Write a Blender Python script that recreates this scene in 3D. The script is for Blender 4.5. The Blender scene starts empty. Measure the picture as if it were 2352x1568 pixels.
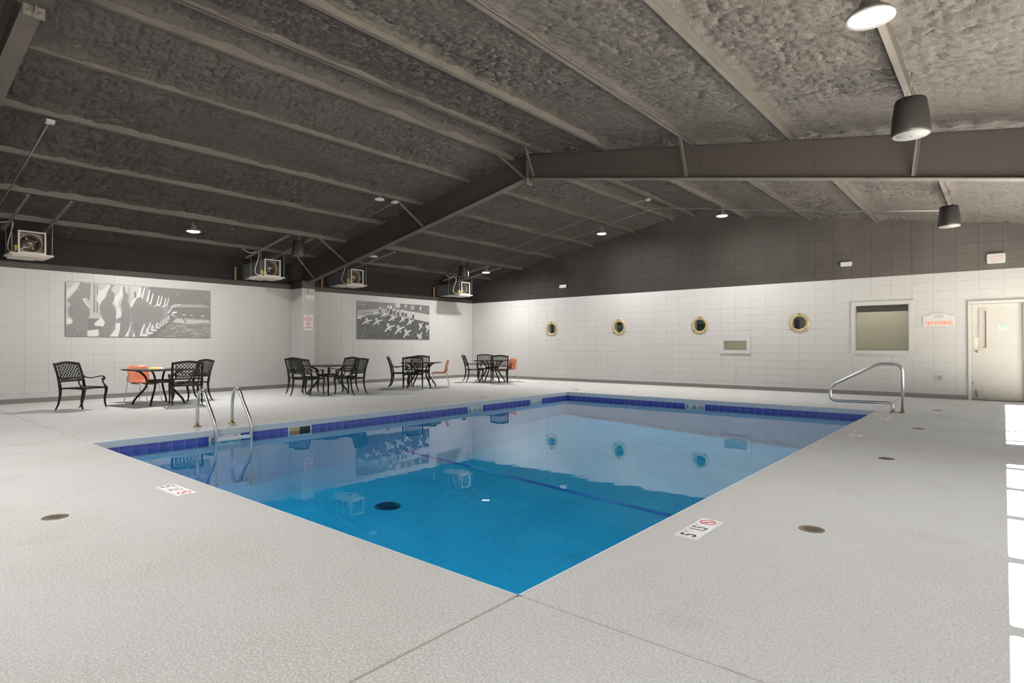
import bpy, bmesh, math, random
import numpy as np
from mathutils import Vector, Matrix
from mathutils.geometry import tessellate_polygon

random.seed(7)
S = bpy.context.scene
COL = S.collection

# ------------------------------------------------------------------ camera
cam_d = bpy.data.cameras.new('camera')
cam_d.sensor_width = 36.0
cam_d.lens = 20.532
cam_d.clip_start = 0.05
cam_d.clip_end = 300
cam = bpy.data.objects.new('camera', cam_d)
COL.objects.link(cam)
_f = Vector((-0.64411591, 0.76489476, 0.00712041))
_r = Vector((0.76490981, 0.64413679, -0.00088179))
_u = Vector((0.005261, -0.0048785, 0.99997426))
cam.matrix_world = Matrix(((_r.x, _u.x, -_f.x, 0), (_r.y, _u.y, -_f.y, 0), (_r.z, _u.z, -_f.z, 1.2052), (0, 0, 0, 1)))
S.camera = cam

# ------------------------------------------------------------------ world, sun, exposure
W = bpy.data.worlds.new('world')
S.world = W
W.use_nodes = True
wn = W.node_tree
bg = wn.nodes['Background']
sky = wn.nodes.new('ShaderNodeTexSky')
sky.sky_type = 'NISHITA'
sky.sun_disc = False
sky.sun_elevation = math.radians(52.4)
sky.sun_rotation = math.radians(90)
wn.links.new(sky.outputs[0], bg.inputs[0])
bg.inputs[1].default_value = 0.2
sun_d = bpy.data.lights.new('sun', 'SUN')
sun_d.energy = 450.0
sun_d.angle = math.radians(0.7)
sun_d.color = (1.0, 0.95, 0.88)
sun = bpy.data.objects.new('sun', sun_d)
COL.objects.link(sun)
sun.rotation_euler = (0, math.radians(37.6), 0)    # shines from +X, 52.4 degrees up
LAMP = 880.0
V = S.view_settings
V.view_transform = 'Standard'
V.look = 'None'
V.gamma = 1
V.use_curve_mapping = False
V.exposure = 0.0
S.cycles.max_bounces = 12
S.cycles.diffuse_bounces = 6
S.cycles.transparent_max_bounces = 16
S.cycles.caustics_reflective = False
S.cycles.caustics_refractive = False
S.cycles.sample_clamp_indirect = 6

# ------------------------------------------------------------------ mesh builder
class MB:
    def __init__(s):
        s.v = []; s.f = []; s.m = []; s.sm = []
    def add(s, vs, fs, mi=0, smooth=False):
        o = len(s.v)
        s.v += [tuple(v) for v in vs]
        for f in fs:
            s.f.append([i + o for i in f]); s.m.append(mi); s.sm.append(smooth)
        return s
    def box(s, x0, x1, y0, y1, z0, z1, mi=0):
        v = [(x0, y0, z0), (x1, y0, z0), (x1, y1, z0), (x0, y1, z0), (x0, y0, z1), (x1, y0, z1), (x1, y1, z1), (x0, y1, z1)]
        return s.add(v, [(0, 3, 2, 1), (4, 5, 6, 7), (0, 1, 5, 4), (1, 2, 6, 5), (2, 3, 7, 6), (3, 0, 4, 7)], mi)
    def obox(s, a, b, w, h, up=(0, 0, 1), mi=0):
        """bar of section w (sideways) by h (along up) from a to b"""
        a, b = Vector(a), Vector(b)
        d = (b - a).normalized(); up = Vector(up)
        sd = d.cross(up)
        if sd.length < 1e-5: sd = d.cross(Vector((1, 0, 0)))
        sd.normalize(); up = sd.cross(d).normalized()
        vs = []
        for p in (a, b):
            for i, j in ((-1, -1), (1, -1), (1, 1), (-1, 1)):
                vs.append(p + sd * (w / 2 * i) + up * (h / 2 * j))
        return s.add(vs, [(0, 3, 2, 1), (4, 5, 6, 7), (0, 1, 5, 4), (1, 2, 6, 5), (2, 3, 7, 6), (3, 0, 4, 7)], mi)
    def tube(s, pts, r, n=8, flat=1.0, mi=0, cap=True):
        pts = [Vector(p) for p in pts]
        rs = r if isinstance(r, (list, tuple)) else [r] * len(pts)
        vs = []; N = None
        for i, p in enumerate(pts):
            t = (pts[min(i + 1, len(pts) - 1)] - pts[max(i - 1, 0)]).normalized()
            if N is None:
                N = t.cross(Vector((0, 1, 0)))
                if N.length < 0.2: N = t.cross(Vector((1, 0, 0)))
            N = (N - t * N.dot(t)).normalized()
            B = t.cross(N)
            for k in range(n):
                a = 2 * math.pi * k / n
                vs.append(p + (N * math.cos(a) + B * (math.sin(a) * flat)) * rs[i])
        fs = []
        for i in range(len(pts) - 1):
            for k in range(n):
                k2 = (k + 1) % n
                fs.append((i * n + k, i * n + k2, (i + 1) * n + k2, (i + 1) * n + k))
        s.add(vs, fs, mi, True)
        if cap:
            o = len(s.v) - len(vs)
            s.f.append([o + k for k in range(n)][::-1]); s.m.append(mi); s.sm.append(False)
            e = o + (len(pts) - 1) * n
            s.f.append([e + k for k in range(n)]); s.m.append(mi); s.sm.append(False)
        return s
    def lathe(s, prof, n=24, c=(0, 0, 0), axis='z', mi=0, smooth=True):
        vs = []
        for r, h in prof:
            for k in range(n):
                a = 2 * math.pi * k / n
                x, y = r * math.cos(a), r * math.sin(a)
                if axis == 'z': p = (c[0] + x, c[1] + y, c[2] + h)
                elif axis == 'x': p = (c[0] + h, c[1] + x, c[2] + y)
                else: p = (c[0] + x, c[1] + h, c[2] + y)
                vs.append(p)
        fs = []
        for i in range(len(prof) - 1):
            for k in range(n):
                k2 = (k + 1) % n
                fs.append((i * n + k, i * n + k2, (i + 1) * n + k2, (i + 1) * n + k))
        return s.add(vs, fs, mi, smooth)
    def prism(s, poly, F, n0, n1, mi=0, holes=()):
        """flat polygon in frame F (u,v), extruded from n0 to n1 along the normal"""
        loops = [poly] + list(holes)
        tri = tessellate_polygon([[Vector((p[0], p[1], 0)) for p in l] for l in loops])
        flat = [p for l in loops for p in l]
        # orientation: make front faces look along +n
        vs = [F(p[0], p[1], n1) for p in flat] + [F(p[0], p[1], n0) for p in flat]
        N = len(flat); fs = []
        for t in tri:
            a, b, c = [flat[i] for i in t]
            ar = (b[0] - a[0]) * (c[1] - a[1]) - (b[1] - a[1]) * (c[0] - a[0])
            t = tuple(t) if ar > 0 else tuple(t)[::-1]
            fs.append(t)
        o = 0
        for l in loops:
            m = len(l)
            for i in range(m):
                j = (i + 1) % m
                fs.append((o + i, o + j, N + o + j, N + o + i))
            o += m
        return s.add(vs, fs, mi)
    def mesh(s, name, mats=None):
        me = bpy.data.meshes.new(name)
        me.from_pydata(s.v, [], s.f)
        if mats:
            for m in (mats if isinstance(mats, (list, tuple)) else [mats]): me.materials.append(m)
        me.polygons.foreach_set('material_index', s.m)
        me.polygons.foreach_set('use_smooth', s.sm)
        me.update()
        return me

def link(name, data, parent=None, loc=(0, 0, 0)):
    o = bpy.data.objects.new(name, data)
    o.location = loc
    COL.objects.link(o)
    if parent: o.parent = parent
    return o
def obj(name, mb, mats, parent=None, loc=(0, 0, 0), fix=False):
    me = mb.mesh(name, mats)
    if fix:
        bm = bmesh.new(); bm.from_mesh(me); bmesh.ops.recalc_face_normals(bm, faces=bm.faces); bm.to_mesh(me); bm.free()
    return link(name, me, parent, loc)
def thing(name, label, cat, loc=(0, 0, 0), rz=0, group=None):
    o = link(name, None, None, loc)
    o.empty_display_size = 0.1
    o.rotation_euler = (0, 0, rz)
    return tag(o, label, cat, group)
def tag(o, label, cat, group=None, kind=None):
    o['label'] = label; o['category'] = cat
    if group: o['group'] = group
    if kind: o['kind'] = kind
    return o
def struct(o, label=None):
    o['kind'] = 'structure'
    if label: o['label'] = label
    return o
def copy_tree(o, parent=None):
    c = o.copy(); COL.objects.link(c)
    if parent: c.parent = parent
    for ch in list(o.children): copy_tree(ch, c)
    return c
def bez(pts, n=8):
    """Catmull-Rom through points"""
    P = [Vector(p) for p in pts]
    P = [P[0] * 2 - P[1]] + P + [P[-1] * 2 - P[-2]]
    out = []
    for i in range(1, len(P) - 2):
        for k in range(n):
            t = k / n
            a, b, c, d = P[i - 1], P[i], P[i + 1], P[i + 2]
            out.append(0.5 * ((2 * b) + (c - a) * t + (2 * a - 5 * b + 4 * c - d) * t * t + (3 * b - a - 3 * c + d) * t ** 3))
    out.append(P[-2])
    return out
def fillet(pts, rad, n=6):
    """polyline with rounded corners"""
    P = [Vector(p) for p in pts]; out = [P[0]]
    for i in range(1, len(P) - 1):
        r = rad[i] if isinstance(rad, (list, tuple)) else rad
        a = (P[i - 1] - P[i]); b = (P[i + 1] - P[i])
        r = min(r, a.length * .49, b.length * .49)
        p0 = P[i] + a.normalized() * r; p1 = P[i] + b.normalized() * r
        for k in range(n + 1):
            t = k / n
            out.append(p0 * (1 - t) ** 2 + P[i] * 2 * t * (1 - t) + p1 * t * t)
    out.append(P[-1])
    return out
def frame(o, u, v, n):
    o, u, v, n = Vector(o), Vector(u), Vector(v), Vector(n)
    return lambda a, b, c=0.0: o + u * a + v * b + n * c
def rrect(x0, y0, x1, y1, r, n=4):
    out = []
    for cx, cy, a0 in ((x1 - r, y0 + r, -90), (x1 - r, y1 - r, 0), (x0 + r, y1 - r, 90), (x0 + r, y0 + r, 180)):
        for k in range(n + 1):
            a = math.radians(a0 + 90 * k / n)
            out.append((cx + r * math.cos(a), cy + r * math.sin(a)))
    return out
def circ(cx, cy, r, n=24, ry=None):
    return [(cx + r * math.cos(2 * math.pi * k / n), cy + (ry or r) * math.sin(2 * math.pi * k / n)) for k in range(n)]
def text_poly(mb, body, F, cx, cy, h, n0, n1, mi=0, width=None, sx=1.0, bold=0.0):
    """lettering as thin geometry, centred at (cx, cy), capital height h"""
    cu = bpy.data.curves.new('lettering', 'FONT')
    cu.body = body; cu.size = 1.0; cu.fill_mode = 'FRONT'; cu.offset = bold; cu.resolution_u = 3
    t = bpy.data.objects.new('lettering', cu)
    COL.objects.link(t)
    dg = bpy.context.evaluated_depsgraph_get()
    me = bpy.data.meshes.new_from_object(t.evaluated_get(dg))
    vs = [tuple(v.co) for v in me.vertices]; fs = [tuple(p.vertices) for p in me.polygons]
    bpy.data.objects.remove(t); bpy.data.curves.remove(cu); bpy.data.meshes.remove(me)
    if not vs: return
    xs = [v[0] for v in vs]; ys = [v[1] for v in vs]
    k = h / (max(ys) - min(ys))
    kx = (width / (max(xs) - min(xs))) if width else k * sx
    mx, my = (max(xs) + min(xs)) / 2, (max(ys) + min(ys)) / 2
    q = [(cx + (v[0] - mx) * kx, cy + (v[1] - my) * k) for v in vs]
    mb.add([F(a, b, n1) for a, b in q], fs, mi)

# ------------------------------------------------------------------ materials
def mat(name, col, rough=0.6, metal=0.0, bump=None, var=None, spec=None, emit=None, coat=None):
    m = bpy.data.materials.new(name); m.use_nodes = True
    nt = m.node_tree; b = nt.nodes['Principled BSDF']
    b.inputs['Base Color'].default_value = (*col, 1)
    b.inputs['Roughness'].default_value = rough
    b.inputs['Metallic'].default_value = metal
    if spec is not None: b.inputs['Specular IOR Level'].default_value = spec
    if coat: b.inputs['Coat Weight'].default_value = coat
    if emit:
        b.inputs['Emission Color'].default_value = (*emit[0], 1); b.inputs['Emission Strength'].default_value = emit[1]
    tc = nt.nodes.new('ShaderNodeTexCoord')
    if var:   # list of (scale, colour, low, high): noise masks that tint the base
        last = None
        for sc, c2, lo, hi in var:
            nz = nt.nodes.new('ShaderNodeTexNoise'); nz.inputs['Scale'].default_value = sc; nz.inputs['Detail'].default_value = 4
            nt.links.new(tc.outputs['Object'], nz.inputs['Vector'])
            mr = nt.nodes.new('ShaderNodeMapRange'); mr.inputs[1].default_value = lo; mr.inputs[2].default_value = hi
            nt.links.new(nz.outputs['Fac'], mr.inputs[0])
            mx = nt.nodes.new('ShaderNodeMix'); mx.data_type = 'RGBA'
            if last is None: mx.inputs[6].default_value = (*col, 1)
            else: nt.links.new(last, mx.inputs[6])
            mx.inputs[7].default_value = (*c2, 1)
            nt.links.new(mr.outputs[0], mx.inputs[0]); last = mx.outputs[2]
        nt.links.new(last, b.inputs['Base Color'])
    if bump:  # list of (scale, distance)
        last = None
        for sc, d in bump:
            nz = nt.nodes.new('ShaderNodeTexNoise'); nz.inputs['Scale'].default_value = sc; nz.inputs['Detail'].default_value = 3
            nt.links.new(tc.outputs['Object'], nz.inputs['Vector'])
            bp = nt.nodes.new('ShaderNodeBump'); bp.inputs['Distance'].default_value = d; bp.inputs['Strength'].default_value = 1.0
            nt.links.new(nz.outputs['Fac'], bp.inputs['Height'])
            if last: nt.links.new(last, bp.inputs['Normal'])
            last = bp.outputs['Normal']
        nt.links.new(last, b.inputs['Normal'])
    return m
M = {}
M['deck'] = mat('deck_coating', (.63, .62, .60), .8, bump=[(95, .0085), (40, .005)], var=[(.45, (.545, .515, .465), .48, .72), (1.5, (.48, .445, .395), .60, .82), (85, (.71, .705, .69), .48, .58), (95, (.50, .495, .48), .44, .34)], spec=.2)
M['coping'] = mat('coping_coating', (.72, .74, .75), .6, bump=[(60, .003)])
M['white'] = mat('white_wall_paint', (.54, .525, .51), .38, bump=[(45, .0012)], var=[(.8, (.51, .495, .48), .4, .7)])
M['black'] = mat('black_wall_paint', (.024, .021, .0195), .55, bump=[(45, .0012)], var=[(1.2, (.031, .027, .025), .4, .7)], spec=.12)
M['joint'] = mat('wall_joint_white', (.50, .485, .47), .6)
M['jointb'] = mat('wall_joint_black', (.023, .020, .0188), .6, spec=.1)
M['foam'] = mat('black_sprayed_foam', (.031, .0278, .0255), .75, bump=[(60, .012)], var=[(1.1, (.028, .025, .023), .4, .7)], spec=.1)
M['upper'] = mat('black_insulation', (.010, .009, .0085), .8, bump=[(14, .03), (45, .01)], spec=.08)
M['steel'] = mat('dark_painted_steel', (.038, .033, .029), .55, var=[(2.5, (.028, .0245, .0215), .4, .7)], spec=.2)
M['web'] = mat('black_painted_steel', (.022, .0185, .017), .55, spec=.12)
M['base'] = mat('taupe_vinyl_base', (.20, .185, .172), .5)
M['tile'] = mat('cobalt_glazed_tile', (.045, .055, .36), .12, var=[(9, (.10, .10, .45), .45, .75)], coat=.4)
M['grout'] = mat('pool_grout', (.42, .45, .55), .8)
M['plaster'] = mat('pool_plaster', (.16, .53, .80), .7, var=[(28, (.10, .42, .68), .42, .62), (1.2, (.18, .57, .84), .4, .7)], bump=[(40, .004)])
M['stripe'] = mat('blue_tile_stripe', (.004, .09, .60), .4)
M['iron'] = mat('black_cast_metal', (.008, .0072, .0068), .38, spec=.28)
M['glide'] = mat('pale_plastic_glide', (.6, .58, .55), .5)
M['ttop'] = mat('dark_table_top', (.030, .024, .022), .32, spec=.35)
M['orange'] = mat('orange_plastic', (.56, .185, .095), .4)
M['chrome'] = mat('chrome', (.75, .74, .72), .12, 1.0)
M['stainless'] = mat('brushed_stainless', (.72, .69, .65), .30, 1.0)
M['brass'] = mat('worn_brass', (.50, .36, .19), .32, 1.0)
M['pbrass'] = mat('porthole_brass', (.60, .48, .28), .38, .55)
M['signw'] = mat('white_sign_plastic', (.86, .84, .82), .4)
M['red'] = mat('red_lettering', (.62, .035, .05), .5)
M['nored'] = mat('orange_red_lettering', (.66, .16, .075), .5)
M['exitred'] = mat('faded_exit_red', (.80, .52, .49), .5)
M['ink'] = mat('black_lettering', (.035, .033, .03), .5)
M['greyink'] = mat('grey_lettering', (.22, .2, .18), .5)
M['green'] = mat('green_lettering', (.16, .45, .33), .5)
M['cream'] = mat('cream_plate', (.80, .74, .62), .4)
M['doorp'] = mat('door_paint', (.43, .415, .385), .5, var=[(3, (.41, .39, .36), .4, .7)])
M['frame'] = mat('frame_paint', (.56, .545, .525), .4)
M['wframe'] = mat('window_frame_paint', (.60, .585, .56), .45)
M['kick'] = mat('worn_kick_plate', (.42, .395, .36), .5, .1, var=[(14, (.36, .31, .26), .5, .7)])
M['galv'] = mat('galvanised_steel', (.33, .325, .31), .38, .8)
M['strut'] = mat('grey_strut_steel', (.26, .25, .24), .5, .1)
M['duct'] = mat('grey_duct_sheet', (.10, .10, .10), .45, .3)
M['beige'] = mat('beige_metal_trim', (.62, .56, .50), .5)
M['fanin'] = mat('fan_interior', (.085, .066, .05), .4, .3)
M['wire'] = mat('white_cable', (.7, .69, .66), .5)
M['darkwire'] = mat('dark_conduit', (.09, .085, .08), .5, .2)
M['yellow'] = mat('yellow_plastic', (.75, .60, .03), .5)
M['towel'] = mat('yellow_cloth', (.78, .55, .12), .8)
M['towelw'] = mat('pale_cloth', (.80, .74, .62), .8)
M['spk'] = mat('black_speaker_plastic', (.010, .009, .0085), .45, spec=.2)
M['grille'] = mat('grey_speaker_grille', (.035, .034, .033), .7)
M['lampb'] = mat('grey_lamp_body', (.14, .135, .13), .45)
M['led'] = mat('lit_led_lens', (1, 1, 1), .4, emit=((1, .985, .96), LAMP))
M['leddim'] = mat('dimmed_led_lens', (1, 1, 1), .4, emit=((1, .985, .96), LAMP * .35))
M['ledhi'] = mat('bright_led_lens', (1, 1, 1), .4, emit=((1, .985, .96), LAMP * 1.3))
M['ledoff'] = mat('unlit_lens', (.82, .79, .75), .35)
M['clear'] = mat('clear_reflector', (.85, .85, .85), .15)
M['drain'] = mat('drain_bronze', (.22, .17, .12), .45, .5)
M['darkdrain'] = mat('dark_main_drain', (.004, .03, .08), .5)
M['plug'] = mat('grey_outlet_box', (.55, .54, .53), .45)
M['wood'] = mat('rusty_pipe', (.20, .115, .055), .7)
M['bounce_ground'] = mat('sun_bounce_ground', (.50, .48, .45), .85, var=[(1.5, (.42, .41, .39), .4, .7)])
M['corr'] = mat('corridor_paint', (.42, .40, .33), .6)
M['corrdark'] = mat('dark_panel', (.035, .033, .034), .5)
M['corrgrey'] = mat('grey_panel', (.30, .33, .35), .5)
M['corrwhite'] = mat('white_panel', (.60, .61, .61), .5)
M['outwall'] = mat('outer_wall', (.45, .43, .40), .7)
M['paper'] = mat('photo_mid_grey', (.22, .215, .215), .45)
PR = [mat('photo_grey_%d' % i, (g, g * .99, g * .965), .42) for i, g in enumerate((.030, .075, .120, .170, .30, .46, .66))]
M['pwater'] = mat('photo_water_print', (.16, .16, .155), .42, var=[(16, (.42, .42, .38), .52, .70)])
M['pwater2'] = mat('photo_dark_water_print', (.045, .048, .046), .42, var=[(18, (.17, .18, .17), .56, .74)])
for m in (M['pwater'], M['pwater2']):   # streaks run along the panel
    nt = m.node_tree
    mp = nt.nodes.new('ShaderNodeMapping'); mp.inputs['Scale'].default_value = (1, .35, 2.2)
    tc = [n for n in nt.nodes if n.type == 'TEX_COORD'][0]
    nz = [n for n in nt.nodes if n.type == 'TEX_NOISE'][0]
    nt.links.new(tc.outputs['Object'], mp.inputs['Vector']); nt.links.new(mp.outputs[0], nz.inputs['Vector'])

def glassy(name, ior, tint, bump=None, rough=0.0):
    """clear sheet: what lies behind shows through, with a Fresnel reflection"""
    m = bpy.data.materials.new(name); m.use_nodes = True
    nt = m.node_tree; nt.nodes.remove(nt.nodes['Principled BSDF'])
    out = nt.nodes['Material Output']
    tr = nt.nodes.new('ShaderNodeBsdfTransparent'); tr.inputs[0].default_value = (*tint, 1)
    gl = nt.nodes.new('ShaderNodeBsdfGlossy'); gl.inputs['Roughness'].default_value = rough
    fr = nt.nodes.new('ShaderNodeFresnel'); fr.inputs['IOR'].default_value = ior
    ge = nt.nodes.new('ShaderNodeNewGeometry'); mi = nt.nodes.new('ShaderNodeMapRange')
    mi.inputs[3].default_value = ior; mi.inputs[4].default_value = 1 / ior      # same Fresnel from both faces of a thin sheet
    nt.links.new(ge.outputs['Backfacing'], mi.inputs[0]); nt.links.new(mi.outputs[0], fr.inputs['IOR'])
    mx = nt.nodes.new('ShaderNodeMixShader')
    nt.links.new(fr.outputs[0], mx.inputs[0]); nt.links.new(tr.outputs[0], mx.inputs[1]); nt.links.new(gl.outputs[0], mx.inputs[2])
    nt.links.new(mx.outputs[0], out.inputs[0])
    if bump:
        tc = nt.nodes.new('ShaderNodeTexCoord'); last = None
        for sc, d in bump:
            nz = nt.nodes.new('ShaderNodeTexNoise'); nz.inputs['Scale'].default_value = sc; nz.inputs['Detail'].default_value = 2
            nt.links.new(tc.outputs['Object'], nz.inputs['Vector'])
            bp = nt.nodes.new('ShaderNodeBump'); bp.inputs['Distance'].default_value = d
            nt.links.new(nz.outputs['Fac'], bp.inputs['Height'])
            if last: nt.links.new(last, bp.inputs['Normal'])
            last = bp.outputs['Normal']
        nt.links.new(last, gl.inputs['Normal']); nt.links.new(last, fr.inputs['Normal'])
    return m
M['water'] = glassy('pool_water_surface', 1.40, (.30, .86, .99), bump=[(1.1, .0016), (4.0, .0006)])
M['pane'] = glassy('window_glass', 1.5, (.93, .95, .93))
M['pane2'] = glassy('hazy_window_glass', 1.75, (.80, .80, .76), rough=.04)

# ------------------------------------------------------------------ room numbers
XL, XR, YB, YF = -15.82, 1.48, 16.375, -6.5
BW, BH = 0.4064, 0.20321
HP = 14 * BH                    # paint line
RX = -7.17                      # ridge
PX0, PX1, PY0, PY1 = -8.747, -1.804, 2.186, 12.632   # pool
ZW = -0.165                     # water level
def zpur(x): return 4.98 - .171 * abs(x - RX)        # underside of purlins
FR_Y = (1.33, 9.04)             # steel frames

# ------------------------------------------------------------------ floor
floor = struct(link('floor', None))
def slab(x0, x1, y0, y1):
    b = .006; z = 0.0; t = .098
    mb = MB()
    v = [(x0, y0, z - b), (x1, y0, z - b), (x1, y1, z - b), (x0, y1, z - b), (x0 + b, y0 + b, z), (x1 - b, y0 + b, z), (x1 - b, y1 - b, z), (x0 + b, y1 - b, z),
         (x0, y0, -t), (x1, y0, -t), (x1, y1, -t), (x0, y1, -t)]
    mb.add(v, [(4, 5, 6, 7), (0, 1, 5, 4), (1, 2, 6, 5), (2, 3, 7, 6), (3, 0, 4, 7), (8, 9, 1, 0), (9, 10, 2, 1), (10, 11, 3, 2), (11, 8, 0, 3), (11, 10, 9, 8)])
    obj('slab', mb, M['deck'], floor)
slab(XL, PX1, YF, PY0)
slab(PX1 + .006, XR, YF, PY0)
slab(PX1, XR, PY0 + .006, YB)
slab(XL, PX0, PY0 + .006, YB)
slab(PX0, PX1 - .006, PY1, YB)
sub = MB()
for a in ((XL, XR, YF, PY0), (PX1, XR, PY0, YB), (XL, PX0, PY0, YB), (PX0, PX1, PY1, YB)):
    sub.box(a[0], a[1], a[2], a[3], -.2, -.1)
obj('bedding', sub, M['deck'], floor)
jf = MB()
for a in ((PX1, PX1 + .006, YF, PY0), (PX1 + .006, XR, PY0, PY0 + .006), (XL, PX0, PY0, PY0 + .006), (PX1 - .006, PX1, PY1, YB)): jf.box(*a, -.09, -.0035)
obj('joint_filler', jf, mat('brown_joint_filler', (.36, .33, .28), .9), floor)

# ------------------------------------------------------------------ pool
pool = tag(link('swimming_pool', None), 'rectangular swimming pool sunk in the grey deck with a cobalt tile band', 'pool')
def zbot(x, y):
    tilt = -.043 * (x - PX0)
    z = -.83 + tilt
    if y > 7.3: z += (y - 7.3) / (PY1 - 7.3) * .28
    return z
bas = MB()
nx = 6; ys = [PY0, 7.3, PY1]
xs = [PX0 + (PX1 - PX0) * i / nx for i in range(nx + 1)]
g = [(x, y, zbot(x, y)) for y in ys for x in xs]
bas.add(g, [(j * (nx + 1) + i, j * (nx + 1) + i + 1, (j + 1) * (nx + 1) + i + 1, (j + 1) * (nx + 1) + i) for j in range(2) for i in range(nx)])
def poolside(a, b, inward):
    n = 6; vs = []
    for i in range(n + 1):
        x = a[0] + (b[0] - a[0]) * i / n; y = a[1] + (b[1] - a[1]) * i / n
        vs += [(x, y, -.10), (x, y, zbot(x, y))]
    bas.add(vs, [(2 * i, 2 * i + 1, 2 * i + 3, 2 * i + 2) for i in range(n)])
poolside((PX0, PY0), (PX0, 7.3), 0); poolside((PX0, 7.3), (PX0, PY1), 0)
poolside((PX0, PY1), (PX1, PY1), 0); poolside((PX1, PY1), (PX1, 7.3), 0)
poolside((PX1, 7.3), (PX1, PY0), 0); poolside((PX1, PY0), (PX0, PY0), 0)
obj('basin', bas, M['plaster'], pool, fix=False)
st = MB()
x = xs
for i in range(nx):
    a, b = xs[i], xs[i + 1]
    st.add([(a, 7.25, zbot(a, 7.25) + .004), (b, 7.25, zbot(b, 7.25) + .004), (b, 7.35, zbot(b, 7.35) + .008), (a, 7.35, zbot(a, 7.35) + .008)], [(0, 1, 2, 3)])
obj('depth_break_stripe', st, M['stripe'], pool)
dr = MB(); dz = zbot(-6.3, 4.9)
dr.lathe([(0, .03), (.12, .03), (.165, .012), (.17, 0)], 28, (-6.3, 4.9, dz))
obj('main_drain', dr, M['darkdrain'], pool)
# coping: rounded painted edge, four runs
def coping(a, b, n):
    mb = MB(); prof = [(.014, .0012), (.004, .0014), (-.005, -.002), (-.011, -.012), (-.012, -.085), (-.008, -.098), (.0, -.10)]
    vs = []
    for p in (a, b):
        for o, z in prof: vs.append((p[0] - n[0] * o * 1.0, p[1] - n[1] * o, z))
    k = len(prof)
    mb.add(vs, [(i, i + 1, k + i + 1, k + i) for i in range(k - 1)], smooth=False)
    obj('coping', mb, M['coping'], pool, fix=True)
coping((PX0, PY0), (PX0, PY1), (1, 0)); coping((PX0, PY1), (PX1, PY1), (0, -1))
coping((PX1, PY1), (PX1, PY0), (-1, 0)); coping((PX1, PY0), (PX0, PY0), (0, 1))
# tile band: single tiles on the two visible sides
TP = .1524
def tile_mesh(w):
    h = .148; d = .010; b = .004; w2 = w / 2
    mb = MB()
    v = [(-w2, 0, -h), (w2, 0, -h), (w2, 0, 0), (-w2, 0, 0), (-w2, d - b, -h), (w2, d - b, -h), (w2, d - b, 0), (-w2, d - b, 0), (-w2 + b, d, -h + b), (w2 - b, d, -h + b), (w2 - b, d, -b), (-w2 + b, d, -b)]
    mb.add(v, [(8, 11, 10, 9), (4, 8, 9, 5), (5, 9, 10, 6), (6, 10, 11, 7), (7, 11, 8, 4), (0, 4, 5, 1), (1, 5, 6, 2), (2, 6, 7, 3), (3, 7, 4, 0)])
    return mb.mesh('tile', M['tile'])
tm = tile_mesh(TP - .006)
gr = MB()
gr.box(PX0, PX0 + .006, PY0, PY1, -.254, -.10); gr.box(PX0, PX1, PY1 - .006, PY1, -.254, -.10)
obj('grout_bed', gr, M['grout'], pool)
LSKIP = [(3.616, 4.076), (4.832, 5.236), (8.920, 9.380), (11.06, 11.52)]
BSKIP = [(-5.517, -5.057)]
def skip(a, L): return any(l0 - TP * .45 < a < l1 + TP * .45 for l0, l1 in L)
LM = []    # runs between inserts, so tiles butt against them
def run(a0, a1):
    n = max(1, round((a1 - a0) / TP)); w = (a1 - a0) / n
    return [(a0 + w * (i + .5), w / TP) for i in range(n)]
edges = [PY0] + [e for l in LSKIP for e in l] + [PY1]
for i in range(0, len(edges), 2):
    for c, k in run(edges[i], edges[i + 1]):
        o = link('tile', tm, pool, (PX0, c, -.101)); o.rotation_euler = (0, 0, -math.pi / 2); o.scale = (k, 1, 1)
edges = [PX0] + [e for l in BSKIP for e in l] + [PX1]
for i in range(0, len(edges), 2):
    for c, k in run(edges[i], edges[i + 1]):
        o = link('tile', tm, pool, (c, PY1, -.101)); o.rotation_euler = (0, 0, math.pi); o.scale = (k, 1, 1)
tb = MB()
for c, k in run(PY0, PY1): tb.box(PX1 - .010, PX1, c - .073, c + .073, -.249, -.101)
for c, k in run(PX0, PX1): tb.box(c - .073, c + .073, PY0, PY0 + .010, -.249, -.101)
o = obj('tile_band', tb, M['tile'], pool); o['kind'] = 'stuff'
# skimmer mouth
sk = link('skimmer', None, pool)
f = frame((PX0 + .012, 5.034, -.166), (0, 1, 0), (0, 0, 1), (1, 0, 0))
mb = MB(); mb.prism(rrect(-.205, -.08, .205, .072, .008), f, -.012, .006, holes=[rrect(-.185, -.064, .185, .060, .006)])
obj('skimmer_frame', mb, M['signw'], sk)
mb = MB(); mb.box(PX0 + .0065, PX0 + .011, 4.85, 5.03, -.164, -.108)
obj('brass_weir', mb, M['brass'], sk)
mb = MB(); mb.box(PX0 + .0065, PX0 + .011, 5.03, 5.22, -.226, -.108); mb.box(PX0 + .0065, PX0 + .011, 4.85, 5.03, -.226, -.164)
obj('skimmer_well', mb, M['ink'], sk)
water = MB()
n = 1
water.add([(PX0 + .012, PY0 + .012, ZW), (PX1 - .012, PY0 + .012, ZW), (PX1 - .012, PY1 - .012, ZW), (PX0 + .012, PY1 - .012, ZW)], [(0, 1, 2, 3)])
tag(obj('pool_water', water, M['water']), 'still clear blue water filling the pool to the middle of its tile band', 'water')

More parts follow.
